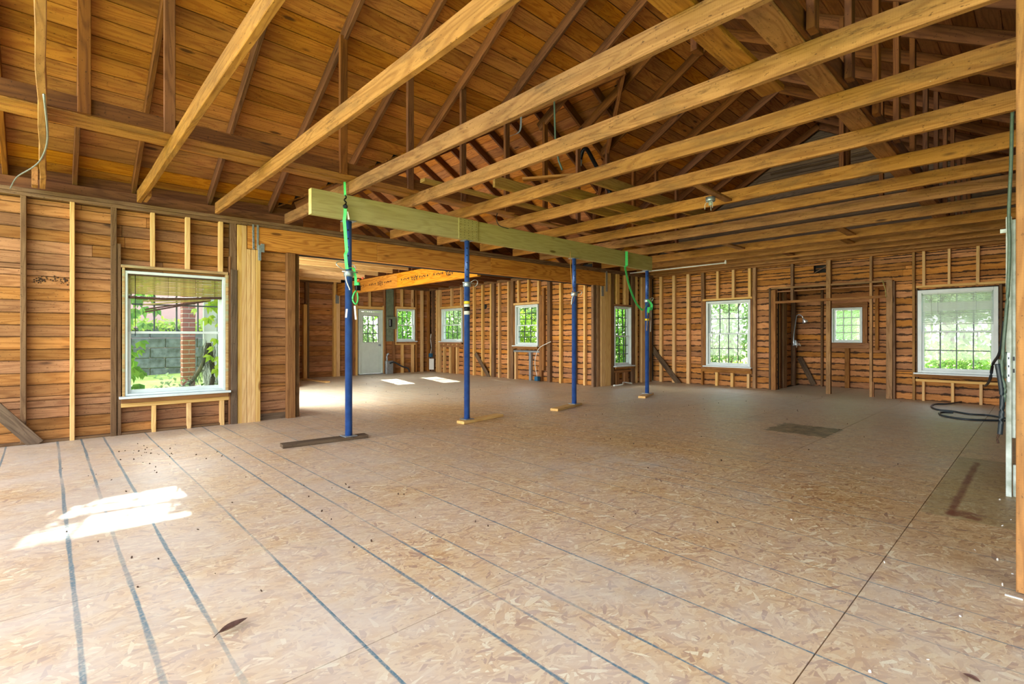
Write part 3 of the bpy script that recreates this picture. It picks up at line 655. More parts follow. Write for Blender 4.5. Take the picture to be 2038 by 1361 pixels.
BF.studpx(735, 738.5, 2.16, 2.78, new); span(BF, [(782.5, 786.5), (827.5, 830.5)], 0, 2.78, o2); span(BF, [(799, 802.5), (820.5, 823.5)], 2.2, 2.78, new)
BF.rail(X(787), X(827), 2.13, 2.2, new, -0.006, 0.09, 'window_header'); BF.rail(X(787), X(827), 0.93, 0.98, new, -0.006, 0.09, 'rough_sill')
span(BF, [(800, 804), (820.5, 824.5)], 0, 0.93, new); span(BF, [(839, 843)], 0, 2.78, new); BF.studpx(852, 856, 0, 2.78, o2)
BF.rail(X(787), X(789), 0.98, 2.13, new, -0.006, 0.09, 'window_casing')
# the white door with nine lights
d1 = empty('door_1', BF.o, BF.a, kind='structure')
def dbox(nm, a, b, y0, y1, z0, z1, m, par=None): return box(nm, a, b, y0, y1, z0, z1, m, par or d1, 0.003)
dx0, dx1 = dr[0], dr[1]
dbox('door_frame', dx0, dx0 + 0.05, -0.01, 0.1, 0, 2.06, M['door_paint']); dbox('door_frame', dx1 - 0.05, dx1, -0.01, 0.1, 0, 2.06, M['door_paint']); dbox('door_frame', dx0 + .05, dx1 - .05, -0.01, 0.1, 2.0, 2.06, M['door_paint'])
dbox('threshold', dx0, dx1, -0.04, 0.1, 0.0, 0.03, M['galv'])
fa, fb = dx0 + 0.055, dx1 - 0.055; ga, gb, gz0, gz1 = fa + 0.09, fb - 0.09, 1.02, 1.86
dbox('door_leaf', fa, fb, 0.03, 0.065, 0.035, gz0, M['door_paint']); dbox('door_stile', fa, ga, 0.03, 0.065, gz0, 1.99, M['door_paint']); dbox('door_stile', gb, fb, 0.03, 0.065, gz0, 1.99, M['door_paint']); dbox('door_rail', ga, gb, 0.03, 0.065, gz1, 1.99, M['door_paint'])
mid = (fa + fb) / 2
for a, b in ((fa + 0.08, mid - 0.03), (mid + 0.03, fb - 0.08)):
    for u0, u1, v0, v1 in ((a, b, 0.15, 0.165), (a, b, 0.78, 0.795), (a, a + .015, 0.165, 0.78), (b - .015, b, 0.165, 0.78)): dbox('panel_moulding', u0, u1, 0.024, 0.03, v0, v1, M['door_paint'])
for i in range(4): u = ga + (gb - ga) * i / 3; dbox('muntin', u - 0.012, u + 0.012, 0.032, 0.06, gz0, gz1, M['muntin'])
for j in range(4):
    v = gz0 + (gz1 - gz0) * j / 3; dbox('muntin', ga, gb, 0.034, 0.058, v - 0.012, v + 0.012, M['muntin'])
for i in range(3):
    for j in range(3): dbox('pane', ga + (gb - ga) * i / 3, ga + (gb - ga) * (i + 1) / 3, 0.045, 0.048, gz0 + (gz1 - gz0) * j / 3, gz0 + (gz1 - gz0) * (j + 1) / 3, M['glass'])
lathe('door_knob', [(0.0, 0), (0.03, 0), (0.03, 0.01), (0.012, 0.02), (0.012, 0.04), (0.028, 0.055), (0.022, 0.075), (0.0, 0.08)], M['galv'], d1, 14, (fb - 0.06, 0.03, 0.93), (0, -1, 0))

# hidden jog on the left of the back room: the windows the sun comes through
BJ = Wall('wall_back_room_jog', 2.6, 12.0, 0.0); BJ.sheathe(0.0, 0.25, 0, 2.8, M['board'], ch=0.15); BJ.sheathe(1.6, 1.8, 0, 2.8, M['board'], ch=0.15); BJ.sheathe(0.25, 1.6, 0, 0.3, M['board'], ch=0.15); BJ.sheathe(0.25, 1.6, 2.35, 2.8, M['board'], ch=0.15)
BJ.open.append((0.25, 1.6, 0.3, 2.35)); BJ.skin(-0.1, 1.75, -0.3, 3.0); window('window_9', BJ, 0.25, 1.6, 0.3, 2.35, 3, 2, y=0.0)
BK = Wall('wall_back_room_side', 4.3, 12.1, math.pi / 2); BK.sheathe(0, 2.5, 0, 2.8, M['board'], ch=0.15); BK.skin(0, 2.6, -0.3, 3.0)
BL = Wall('wall_back_room_left', 2.7, 7.8, math.pi / 2); BL.open.append((0.9, 3.6, -1, 2.3)); BL.sheathe(0, 4.2, 0, 2.8, M['board'], ch=0.15); BL.skin(0, 4.2, -0.3, 3.0)
for q in (0.02, 0.8, 3.62, 4.1): BL.stud(q, q + 0.05, 0, 2.78, old)

# ------------------------------------------------------------------ right wall with the near doorway
WR = Wall('wall_right', 12.0, 0.04, math.pi)
WR.sheathe(0.0, 6.62, 0, ZP, M['board'], ch=0.14, joints=2.2); WR.skin(0, 6.62, -0.05, 2.8, y=0.117, th=0.01)
WR.rail(0.0, 8.72, ZP, 2.845, M['stud_old'], 0.0, 0.09, 'top_plate')
for q in (0.1, 1.0, 1.9, 2.8, 3.7, 4.6, 5.5, 6.55): WR.stud(q, q + 0.045, 0, ZP, old)
WR.stud(12.0 - 3.345, 12.0 - 3.30, 0.012, 3.4, M['joist'], -0.053, 0.09, 'doorway_post')
beam('doorway_post', (12.0 - 3.365, 0.04, 0.02), (12.0 - 3.365, 0.04, ZP), 0.04, 0.12, M['stud_old2'], WR.e, up=(0, 1, 0))
# white casing and strike jamb at the far side of the doorway, standing proud of the studs
jb = empty('door_2', (0, 0, 0), kind='structure')
box('door_casing', 5.27, 5.295, 0.170, 0.202, 0.0, 2.10, M['white_worn'], jb); box('door_jamb', 5.30, 5.44, 0.150, 0.178, 0.44, 2.08, M['white_worn'], jb); box('door_jamb', 5.297, 5.33, 0.12, 0.165, 0.0, 0.24, M['white_worn'], jb)
box('jamb_backing', 5.34, 5.46, 0.03, 0.15, 0.0, 2.06, M['stud_old2'], jb)
box('hinge_tab', 5.262, 5.27, 0.19, 0.232, 1.98, 2.01, M['white_worn'], jb, 0.001)
box('strike_plate', 5.266, 5.27, 0.178, 0.195, 0.86, 1.08, M['galv'], jb, 0.001)
for zz in (0.9, 0.97, 1.03): box('screw_hole', 5.264, 5.2665, 0.183, 0.190, zz, zz + 0.018, M['steel_dark'], jb, 0)
for zz in (0.93, 1.02): box('latch_hole', 5.297, 5.30, 0.155, 0.165, zz, zz + 0.03, M['steel_dark'], jb, 0)
# outer wall of the lean-to beyond
WO = Wall('wall_outer', 12.1, -1.2, math.pi); WO.sheathe(0, 9.5, 0, 2.9, M['board_old'], ch=0.18, joints=3.5); WO.skin(0, 9.5, -0.3, 3.0)

# ------------------------------------------------------------------ ceiling joists (no ceiling boards)
ceil = empty('ceiling', kind='structure')
jx = [0.0, 0.865, 1.705, 2.60, 3.43, 4.29, 5.185, 6.18, 7.04, 7.82, 8.83, 9.87, 10.7, 11.35, 11.93]
for i, xx in enumerate(jx):
    mat = M['joist']; yl = 7.62 + R.uniform(-.03, .05) - 0.03 * xx * 0.9
    beam('joist', (xx - 0.025 + R.uniform(-.01, .01), -0.35, 2.922), (xx - 0.025, yl, 2.92), 0.048, 0.145, mat, ceil, seg=14, rough=0.004 if i != 0 else 0.008)
beam('joist_block', (0.80 + .09, 7.55, 2.90), (0.80 + .09, 7.2, 2.90), 0.04, 0.1, M['joist'], ceil); beam('joist_block', (-0.09, 7.66, 2.95), (-0.09, 7.5, 2.95), 0.05, 0.2, M['joist'], ceil)
# strongback near the left wall: two flat boards and one on edge
beam('strongback', (-1.4, 5.41, 3.015), (5.0, 5.36, 3.015), 0.14, 0.04, M['joist'], ceil); beam('strongback', (-1.4, 5.60, 3.015), (3.6, 5.58, 3.015), 0.16, 0.035, M['joist'], ceil)
beam('strongback', (-1.4, 5.335, 3.07), (11.8, 5.27, 3.07), 0.03, 0.13, M['rafter'], ceil); beam('strongback', (3.7, 5.5, 3.015), (11.8, 5.48, 3.015), 0.15, 0.035, M['joist'], ceil)
beam('strongback', (1.2, 1.08, 3.012), (11.8, 1.08, 3.012), 0.16, 0.038, M['joist'], ceil); beam('strongback', (0.6, 1.375, 3.015), (3.92, 1.375, 3.015), 0.16, 0.04, M['joist'], ceil)
beam('strongback', (1.2, 0.985, 3.07), (11.8, 0.985, 3.07), 0.03, 0.13, M['rafter'], ceil)
beam('blocking', (5.2, 2.62, 2.875), (6.15, 2.66, 2.875), 0.09, 0.03, M['joist'], ceil)
for xa, ya, xb in ((8.85, 2.2, 9.8), (9.9, 2.4, 10.65), (9.0, 4.0, 9.85), (10.75, 3.6, 11.3)): beam('blocking', (xa, ya, 2.9), (xb, ya, 2.9), 0.12, 0.03, M['joist'], ceil)
# back room ceiling: new joists left of the cross beam, old ones right of it
for i in range(9): beam('joist', (2.75, 8.2 + i * 0.75, 2.86), (6.35, 8.2 + i * 0.75, 2.86), 0.045, 0.13, M['joist_new'], ceil)
for i in range(11): beam('joist', (6.45, 8.05 + i * 0.6, 2.88), (9.7, 8.05 + i * 0.6, 2.88), 0.045, 0.15, M['rafter'], ceil)
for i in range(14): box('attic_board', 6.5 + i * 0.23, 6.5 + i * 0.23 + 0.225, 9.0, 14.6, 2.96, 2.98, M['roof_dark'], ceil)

# ------------------------------------------------------------------ roof
roof = empty('roof', kind='structure')
T = 0.575; YR, YE, ZE = 3.3, 7.68, 3.10; cosT = 1 / math.sqrt(1 + T * T)
def zl(y): return ZE + T * (YE - y)               # underside of the left slope's rafters
def zr(y): return zl(YR) - T * (YR - y)           # right slope
RX = [-1.15, -0.33, 0.25, 0.81, 1.64, 2.42, 3.22, 4.03, 4.84, 5.65, 6.46, 7.27, 8.08, 8.89, 9.7, 10.5, 11.3, 12.05]
upL = Vector((0, T, 1)).normalized(); upR = Vector((0, -T, 1)).normalized(); hv = 0.07 / cosT
XV0, XV1, XVR = 2.75, 9.65, 6.2                  # where the back wing's roof cuts in
def valley(x): return YE + XV0 - x if x < XVR else YE - XV1 + x
for xx in RX:
    ylow = 8.0
    if XV0 < xx < XV1: ylow = max(valley(xx), 5.42)
    beam('rafter', (xx, ylow, zl(ylow) + hv), (xx, YR, zl(YR) + hv), 0.046, 0.14, M['rafter'], roof, up=upL)
    beam('rafter', (xx + 0.02, -1.15, zr(-1.15) + hv), (xx + 0.02, YR, zr(YR) + hv), 0.046, 0.14, M['rafter'], roof, up=upR)
RB = 0.14 / cosT + 0.013
wB = 0.2 * cosT
y = 8.15; n = 0
while y > YR:
    ya, yb = y, max(y - wB, YR - 0.01); ym = (ya + yb) / 2
    iv = [(-1.6, 12.3)]
    if ym > YE + XV0 - XVR: iv = [(-1.6, valley(3) - ym + 3.0), (ym - YE + XV1, 12.3)]
    for p, q in iv:
        nn = max(1, int((q - p) / 3.4)); cuts = [p] + sorted(p + (q - p) * (i + R.uniform(-.35, .35)) / nn for i in range(1, nn)) + [q]
        for a, b in zip(cuts, cuts[1:]):
            beam('roof_board', (a + .001, ym, zl(ym) + RB), (b - .001, ym, zl(ym) + RB), (ya - yb) / cosT - 0.009, 0.022, M['roof_board'], roof, up=upL, bev=0.003)
    y -= wB; n += 1
y = -1.3
roofR = empty('roof_right_slope', kind='structure')
while y < YR:
    ym = y + wB / 2; nn = 4; p, q = -1.6, 12.3; cuts = [p] + sorted(p + (q - p) * (i + R.uniform(-.35, .35)) / nn for i in range(1, nn)) + [q]
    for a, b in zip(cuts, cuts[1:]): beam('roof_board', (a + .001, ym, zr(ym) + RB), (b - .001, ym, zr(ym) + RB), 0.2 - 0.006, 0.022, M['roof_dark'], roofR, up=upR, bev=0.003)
    y += wB
# outer covering so that no daylight comes through the joints
def cover(name, a, b, c, d, parent, mat=M['felt']):
    bm = bmesh.new(); lo = [bm.verts.new(v) for v in (a, b, c, d)]; hi = [bm.verts.new(Vector(v) + Vector((0, 0, 0.03))) for v in (a, b, c, d)]
    bm.faces.new(lo); bm.faces.new(hi)
    for i in range(4): bm.faces.new((lo[i], lo[(i + 1) % 4], hi[(i + 1) % 4], hi[i]))
    bmesh.ops.recalc_face_normals(bm, faces=bm.faces); return mesh_obj(name, bm, mat, parent)
RC = RB + 0.02
cover('roof_felt', (-1.6, -1.4, zr(-1.4) + RC), (12.35, -1.4, zr(-1.4) + RC), (12.35, YR, zl(YR) + RC), (-1.6, YR, zl(YR) + RC), roofR)
yv = YE + XV0 - XVR
cover('roof_felt', (-1.6, yv, zl(yv) + RC), (12.35, yv, zl(yv) + RC), (12.35, YR, zl(YR) + RC), (-1.6, YR, zl(YR) + RC), roof)
cover('roof_felt', (-1.6, 8.3, zl(8.3) + RC), (XV0 - .62, 8.3, zl(8.3) + RC), (XVR, yv, zl(yv) + RC), (-1.6, yv, zl(yv) + RC), roof)
cover('roof_felt', (XV1 + .62, 8.3, zl(8.3) + RC), (12.35, 8.3, zl(8.3) + RC), (12.35, yv, zl(yv) + RC), (XVR, yv, zl(yv) + RC), roof)
beam('valley_board', (XV0, YE, ZE + 0.04), (XVR, yv, zl(yv) + 0.04), 0.05, 0.16, M['rafter'], roof, up=(0, 0, 1)); beam('valley_board', (XV1, YE, ZE + 0.04), (XVR, yv, zl(yv) + 0.04), 0.05, 0.16, M['rafter'], roof, up=(0, 0, 1))
# hangers from the rafters down to the strongbacks
hang = lambda x, y, z0, z1, w=0.07, d=0.045: beam('roof_hanger', (x, y, z0), (x, y, z1), w, d, M['rafter'], roof, up=(0, 1, 0))
for xx in (0.226, 0.80, 2.40, 3.25, 4.06, 4.85, 5.66, 6.46, 7.27, 8.1, 8.9, 9.7): hang(xx, 5.30, 3.0, zl(5.30) + 0.05, 0.085)
for xx in RX[5:]: hang(xx + 0.06, 0.93, 2.99, zr(0.93) + 0.05, 0.09)
for xx in (3.0, 6.3, 6.5, 8.2): hang(xx, 1.5, 2.99, zr(1.5) + 0.05, 0.09)
# wing roof behind
roofW = empty('roof_back_wing', kind='structure')
def zw(x): return ZE + T * (x - XV0) if x < XVR else ZE + T * (XV1 - x)
zrw = zw(XVR); upA = Vector((-T, 0, 1)).normalized(); upB = Vector((T, 0, 1)).normalized()
yy = 14.6
while yy > 4.6:
    for sgn, up, x0 in ((1, upA, XV0 - .3), (-1, upB, XV1 + .3)):
        xe = x0
        if yy < YE: xe = max(x0, XV0 + (YE - yy)) if sgn == 1 else min(x0, XV1 - (YE - yy))
        beam('rafter', (xe, yy, zw(xe) + hv), (XVR, yy, zrw + hv), 0.046, 0.14, M['rafter'], roofW, up=up)
    yy -= 0.61
xx = XV0 - 0.45
while xx < XV1 + 0.45:
    xm = xx + wB / 2; up = upA if xm < XVR else upB; yn = YE + XV0 - xm if xm < XVR else YE - XV1 + xm
    L0, L1 = yn, 15.0; ncut = 3; cuts = [L0] + sorted(L0 + (L1 - L0) * (i + R.uniform(-.3, .3)) / ncut for i in range(1, ncut)) + [L1]
    for a, b in zip(cuts, cuts[1:]): beam('roof_board', (xm, a + .001, zw(xm) + RB), (xm, b - .001, zw(xm) + RB), 0.194, 0.022, M['roof_board'], roofW, up=up, bev=0.003)
    xx += wB
cover('roof_felt', (XV0 - .6, 8.3, zw(XV0 - .6) + RC), (XV0 - .6, 15.2, zw(XV0 - .6) + RC), (XVR, 15.2, zrw + RC), (XVR, yv, zrw + RC), roofW)
cover('roof_felt', (XV1 + .6, 8.3, zw(XV1 + .6) + RC), (XV1 + .6, 15.2, zw(XV1 + .6) + RC), (XVR, 15.2, zrw + RC), (XVR, yv, zrw + RC), roofW)
# wing gable
for i in range(12):
    z0 = 3.0 + i * 0.2; hw = (zrw + 0.1 - z0) / T
    if hw > 0.1: box('gable_board', XVR - hw - .3, XVR + hw + .3, 14.72, 14.75, z0, z0 + 0.197, M['roof_board'], roofW)
# gable over the far wall, weathered boards with a louvre at the top
gab = empty('gable', kind='structure')
z = 2.9; i = 0
while z < 5.75:
    hw = max(0.05, (zl(YR) + 0.15 - z) / T); ya, yb = max(YR - hw, -1.2), min(YR + hw, 8.0)
    m = M['board_old'] if i % 3 else M['stone_dark']
    bd = beam('gable_board', (12.16, ya, z + 0.08), (12.16, yb, z + 0.08), 0.022, 0.155, M['board_old'], gab)
    z += 0.16; i += 1
for k_ in range(5):
    z0 = 4.75 + k_ * 0.16; hw = (zl(YR) - z0) / T * 0.8
    beam('louvre_slat', (12.1, YR - hw, z0), (12.1, YR + hw, z0), 0.07, 0.015, M['board_old'], gab, up=(0.5, 0, 1))
cover('gable_felt', (12.2, -1.4, 2.85), (12.2, 8.1, 2.85), (12.2, YR + .02, 6.0), (12.2, YR - .02, 6.0), gab)
# ------------------------------------------------------------------ temporary shoring: beam, steel props, base planks
YB = 5.52
tb = empty('shoring_beam', (0, YB, 0), label='long greenish treated beam carried by four blue steel props under the joists', cat='beam')
def face_x(px): return on_y(px, 450, YB).x
bx0, bx1, bj = 2.137, 9.11, face_x(931)
beam('plank', (bx0, 0.02, 2.70), (bj - 0.001, 0.02, 2.70), 0.04, 0.285, M['treated'], tb); beam('plank', (bj + 0.001, 0.02, 2.70), (bx1, 0.02, 2.70), 0.04, 0.285, M['treated'], tb)
beam('plank', (bx0, 0.061, 2.70), (bj + .9, 0.061, 2.70), 0.04, 0.285, M['treated'], tb); beam('plank', (bj + .902, 0.061, 2.70), (bx1, 0.061, 2.70), 0.04, 0.285, M['treated'], tb)
box('cut_end', bx0 - 0.002, bx0, 0.0, 0.08, 2.558, 2.842, M['plywood_end'], tb, 0)
sa, sb = face_x(912), face_x(950)
spl = box('splice_plate', sa, sb, -0.014, -0.001, 2.552, 2.842, M['treated'], tb, 0.003); spl['label'] = 'square nailed plywood patch over the joint'
nb = bmesh.new()
for i in range(5):
    for j in range(8):
        xx = sa + 0.03 + (sb - sa - 0.06) * i / 4 + R.uniform(-.006, .006); zz = 2.575 + 0.245 * j / 7 + R.uniform(-.006, .006)
        box_bm(xx - .004, xx + .004, -0.016, -0.0135, zz - .004, zz + .004, 0, nb)
tag(mesh_obj('nail_head', nb, M['steel_dark'], tb), kind='stuff')
posts = [(2.585, 5.56), (4.33, 5.56), (6.67, 5.56), (8.98, 5.56)]
which = ['nearest to the big window, green strap wound round it', 'second from the big window, under the nailed splice', 'third from the big window, with loose ochre string tied on', 'farthest, by the green strap loop and narrow window']
plab = ['dark weathered plank on the floor under the nearest blue prop', 'pale new plank offcut under the second blue prop from the big window', 'pale plank offcut under the third blue prop from the big window', 'short pale plank offcut under the farthest blue prop']
def make_prop(x, y, i):
    t = empty('steel_prop', (x, y, 0.04), label='blue steel shoring prop, ' + which[i], cat='prop', group='blue steel props under the treated beam')
    box('base_plate', -0.075, 0.075, -0.075, 0.075, 0.001, 0.01, M['galv'], t, 0.002)
    lean = 0.0
    lathe('outer_tube', [(0.041, 0.01), (0.041, 1.87), (0.043, 1.87), (0.043, 1.9)], M['blue'], t, 20)
    col_ = lathe('collar', [(0.05, 1.86), (0.056, 1.87), (0.056, 1.92), (0.05, 1.93)], M['galv'], t, 20)
    inn = lathe('inner_tube', [(0.035, 1.9), (0.035, 2.505)], M['blue'], t, 20)
    box('head_plate', -0.07, 0.07, -0.06, 0.075, 2.505, 2.513, M['galv'], t, 0.002)
    for k_ in range(5): lathe('pin_hole', [(0.0, 0), (0.009, 0), (0.009, 0.0015), (0, 0.0015)], M['steel_dark'], inn, 10, (-0.022, -0.0275, 2.0 + k_ * 0.1), (-0.62, -0.78, 0))
    hp = [(0.05 * math.cos(a), 0.05 * math.sin(a), 1.94) for a in [math.radians(q) for q in range(200, 360, 20)]]
    ring = [(-0.05, -0.03, 1.93), (-0.13, -0.07, 1.945), (-0.175, -0.06, 1.985), (-0.13, -0.02, 2.02), (-0.04, 0.0, 2.02), (0.05, -0.02, 2.0), (0.07, -0.04, 1.955)] if i == 0 else [(0.04, -0.04, 1.93), (0.09, -0.06, 1.96), (0.15, -0.05, 1.95), (0.17, -0.02, 1.91), (0.14, 0.0, 1.87)]
    tube('pin_wire', smooth_path(ring, 6), 0.006, M['chrome'], col_, 6)
    tube('locking_pin', [(-0.09, -0.02, 1.915), (0.09, -0.045, 1.915)], 0.008, M['chrome'], col_, 8)
    return t
for i, (x, y) in enumerate(posts): make_prop(x, y, i)
# labels on the second prop
pr2 = bpy.data.objects['steel_prop.001']
lathe('label_band', [(0.0418, 1.62), (0.0418, 1.66)], M['yellow'], pr2, 20); lathe('label_band', [(0.0418, 1.47), (0.0418, 1.615)], M['white_cloth'], pr2, 20)
lathe('label_band', [(0.0422, 1.52), (0.0422, 1.58)], M['steel_dark'], pr2, 20)
pr4 = bpy.data.objects['steel_prop.003']; lathe('label_band', [(0.0418, 1.49), (0.0418, 1.53)], M['yellow'], pr4, 20)
for i, ((x0, y0), (x1, y1), m, w, h) in enumerate((((1.86, 5.64), (2.80, 5.55), M['board_old'], 0.14, 0.038), ((4.17, 5.50), (5.0, 5.62), new, 0.14, 0.038), ((6.0, 5.42), (6.86, 5.62), new, 0.14, 0.038), ((8.5, 5.38), (9.2, 5.62), new, 0.14, 0.038))):
    o = beam('base_plank', (x0, y0, h / 2 + 0.001), (x1, y1, h / 2 + 0.001), w, h, m); tag(o, plab[i], 'plank', 'planks under the blue props')
    if i == 0: pass
o = beam('floor_plank', tuple(on_z(596, 754, 0.02)), tuple(on_z(652, 760, 0.02)), 0.14, 0.036, new); tag(o, 'flat pale plank lying on the back room floor by the opening', 'plank')

# green ratchet strap on the first prop
px_, py_ = posts[0]
gs = empty('ratchet_strap', (px_, py_, 0), label='bright green ratchet strap hanging from the joist down the nearest blue prop', cat='strap')
q0 = on_y(686, 362, YB - 0.03) - Vector((px_, py_, 0)); q1 = on_y(687, 398, YB - 0.03) - Vector((px_, py_, 0)); q2 = on_y(686, 432, YB - 0.03) - Vector((px_, py_, 0)); q3 = on_y(690, 500, YB - 0.04) - Vector((px_, py_, 0))
vd = (0.73, -0.68, 0)
strap('webbing', [q0, (q0 + q1) / 2, q1 + Vector((0, 0, .05))], 0.026, M['green_strap'], gs, vd)
tube('hook', smooth_path([q1 + Vector((0, 0, .06)), q1 + Vector((0.012, 0, .03)), q1 + Vector((-.012, 0, 0)), q1 + Vector((.014, 0, -.03)), q1 + Vector((-0.01, 0, -.06))], 5), 0.008, M['steel_dark'], gs, 6)
lathe('hook_ring', [(0.012, -0.008), (0.026, -0.008), (0.026, 0.008), (0.012, 0.008)], M['steel_dark'], gs, 14, tuple(q1 + Vector((0, -.005, -.075))), (-0.6, -0.8, 0))
strap('webbing', [q1 + Vector((0, 0, -.08)), q1 + Vector((.0, 0, -.14)), q2, q2 + Vector((0, .01, -.03)), q3, Vector((-0.062, -0.045, 2.15)), Vector((-0.045, -0.052, 1.98))], 0.036, M['green_strap'], gs, vd)
strap('care_tag', [q1 + Vector((0.02, -.006, -.13)), q2 + Vector((0.045, -.008, -.02))], 0.022, M['white_cloth'], gs, vd)
strap('webbing', smooth_path([(-0.045, -0.052, 1.99), (0.02, -0.062, 2.0), (0.062, -0.03, 1.94), (0.066, -0.04, 1.88), (0.062, -0.045, 1.80)], 5), 0.03, M['green_strap'], gs, vd)
tube('tail_cord', smooth_path([(-0.06, -0.05, 1.94), (-0.055, -0.055, 1.85), (-0.02, -0.06, 1.76), (-0.015, -0.06, 1.74)], 4), 0.007, M['white_cloth'], gs, 6)
box('ratchet', 0.05, 0.11, -0.09, -0.05, 1.74, 1.80, M['steel_dark'], gs, 0.006); lathe('ratchet_wheel', [(0, -0.02), (0.024, -0.02), (0.024, 0.02), (0, 0.02)], M['green_strap'], gs, 14, (0.085, -0.06, 1.815), (0.7, -0.7, 0))
box('handle_grip', 0.075, 0.10, -0.085, -0.06, 1.85, 1.875, M['red_plastic'], gs, 0.004); box('handle_grip', 0.118, 0.14, -0.1, -0.08, 1.875, 1.90, M['red_plastic'], gs, 0.004)
tube('strap_loop', smooth_path([(0.07, -0.05, 1.74), (0.035, -0.06, 1.70), (0.02, -0.06, 1.63), (0.055, -0.065, 1.58), (0.085, -0.06, 1.63), (0.08, -0.055, 1.72)], 5), 0.009, M['green_strap'], gs, 6)
strap('tail_end', [(-0.05, -0.06, 1.52), (-0.062, -0.062, 1.42)], 0.02, M['white_cloth'], gs, vd); strap('tail_end', [(0.04, -0.07, 1.56), (0.055, -0.07, 1.40)], 0.02, M['white_cloth'], gs, vd)
# green strap loop on the far prop
g2 = empty('ratchet_strap', (posts[3][0], posts[3][1], 0), label='green strap hanging in a curved loop at the farthest blue prop', cat='strap')
b4 = Vector((posts[3][0], posts[3][1], 0))
pl = [on_y(x, y, 5.46) - b4 for x, y in ((1247, 500), (1247, 528), (1244, 531), (1246, 541), (1250, 560), (1258, 585), (1268, 606), (1279, 617), (1284, 612), (1291, 602))]
strap('webbing', pl[:3], 0.05, M['green_strap'], g2, vd); strap('webbing', smooth_path(pl[2:], 5), 0.055, M['green_strap'], g2, (0.9, 0, 0.5))
strap('knot', smooth_path([(-0.06, -0.05, 1.95), (0.05, -0.07, 1.86), (0.04, -0.06, 1.74), (-0.05, -0.07, 1.80), (-0.06, -0.06, 1.68)], 4), 0.05, M['green_strap'], g2, vd)
tube('cord', smooth_path([(-0.08, -0.06, 1.70), (-0.09, -0.06, 1.5), (-0.11, -0.06, 1.32)], 4), 0.008, M['string'], g2, 6); tube('cord', smooth_path([(0.05, -0.05, 1.9), (0.07, -0.05, 1.6), (0.045, -0.05, 1.3)], 4), 0.006, M['white_cloth'], g2, 6)
b3 = Vector((posts[2][0], posts[2][1], 0))
st = empty('string', tuple(b3), label='loose ochre string tied round the third blue prop', cat='string')
tube('strand', smooth_path([on_y(x, y, 5.45) - b3 for x, y in ((1135, 500), (1136, 540), (1139, 572), (1144, 586), (1141, 600), (1136, 608))], 5), 0.005, M['string'], st, 6)
tube('strand', smooth_path([on_y(x, y, 5.45) - b3 for x, y in ((1144, 584), (1139, 592), (1137, 606))], 5), 0.008, M['white_cloth'], st, 6)

# loose boards lying on top of the joists
ll = ['pale', 'long', 'short']
lb = [((983, 372), (1235, 440), 0.14, 'loose board lying across the joists, its sawn end above the treated beam'), ((1095, 382), (1460, 465), 0.15, 'loose board across the joists, middle one of the three overhead'),
      ((1170, 362), (1420, 400), 0.15, 'loose board across the joists, nearest the bare purlins')]
for (a, b, w, lab) in lb:
    pa = on_z(*a, 3.0); o = beam('loose_board', (pa.x, pa.y, 3.068), (pa.x + 3.4, pa.y - .05, 3.068), 0.04, 0.14, M['loose']); tag(o, lab, 'board', 'loose boards on the joists')
pa = on_z(780, 385, 3.0); o = beam('loose_board', (3.2, 4.95, 3.02), (5.6, 4.92, 3.02), 0.1, 0.04, M['loose']); tag(o, 'pale flat board lying across the joists just behind the treated beam', 'board', 'loose boards on the joists')
pa, pb = on_z(1020, 372, 3.1), on_z(1090, 350, 3.1); o = beam('loose_board', (4.3, 4.4, 3.14), (4.75, 3.7, 3.14), 0.09, 0.03, M['joist']); tag(o, 'short brown board lying askew over the other loose boards', 'board', 'loose boards on the joists')

# white plastic pipe under the far joists
pz = 2.79; pa, pb = on_z(1250, 543, pz), on_z(1444, 523, pz)
pv = empty('plastic_pipe', tuple(pb), label='thin white plastic pipe with an upturned elbow hung below the far joists', cat='pipe')
tube('pipe', [Vector((0, pa.y - pb.y, 0)), Vector((0, 0, 0))], 0.014, M['pvc'], pv, 10); tube('pipe_riser', [Vector((0, 0, 0.0)), Vector((0, 0, 0.08))], 0.014, M['pvc'], pv, 10)
lathe('elbow', [(0.0, -0.02), (0.021, -0.02), (0.021, 0.03), (0.0, 0.03)], M['pvc'], pv, 12)

# old junction box with wires, hung under the blocking between two joists
jl = on_z(1414, 392, 2.86); jbx = empty('junction_box', (jl.x, jl.y, 2.835), label='small round junction box with dangling wire ends between two ceiling joists', cat='box')
lathe('box_body', [(0, -0.03), (0.05, -0.03), (0.055, -0.02), (0.055, 0.02), (0, 0.02)], M['galv'], jbx, 16); lathe('socket', [(0.0, -0.075), (0.02, -0.075), (0.024, -0.03), (0.0, -0.03)], M['white_worn'], jbx, 12)
for a_ in (0.4, 2.2, 4.0): tube('wire_end', smooth_path([(0.03 * math.cos(a_), 0.03 * math.sin(a_), -0.03), (0.06 * math.cos(a_), 0.06 * math.sin(a_), -0.06), (0.07 * math.cos(a_), 0.06 * math.sin(a_), -0.12)], 4), 0.003, M['white_cloth'], jbx, 5)
wl_ = tube('ceiling_wire', smooth_path([on_y(x, y, 5.45) for x, y in ((1000, 418), (991, 422), (988, 436), (993, 448), (1005, 453), (1012, 455))], 5), 0.006, M['cable_black'], None, 6); tag(wl_, 'black wire loop hanging in front of the treated beam right of the splice', 'wire')
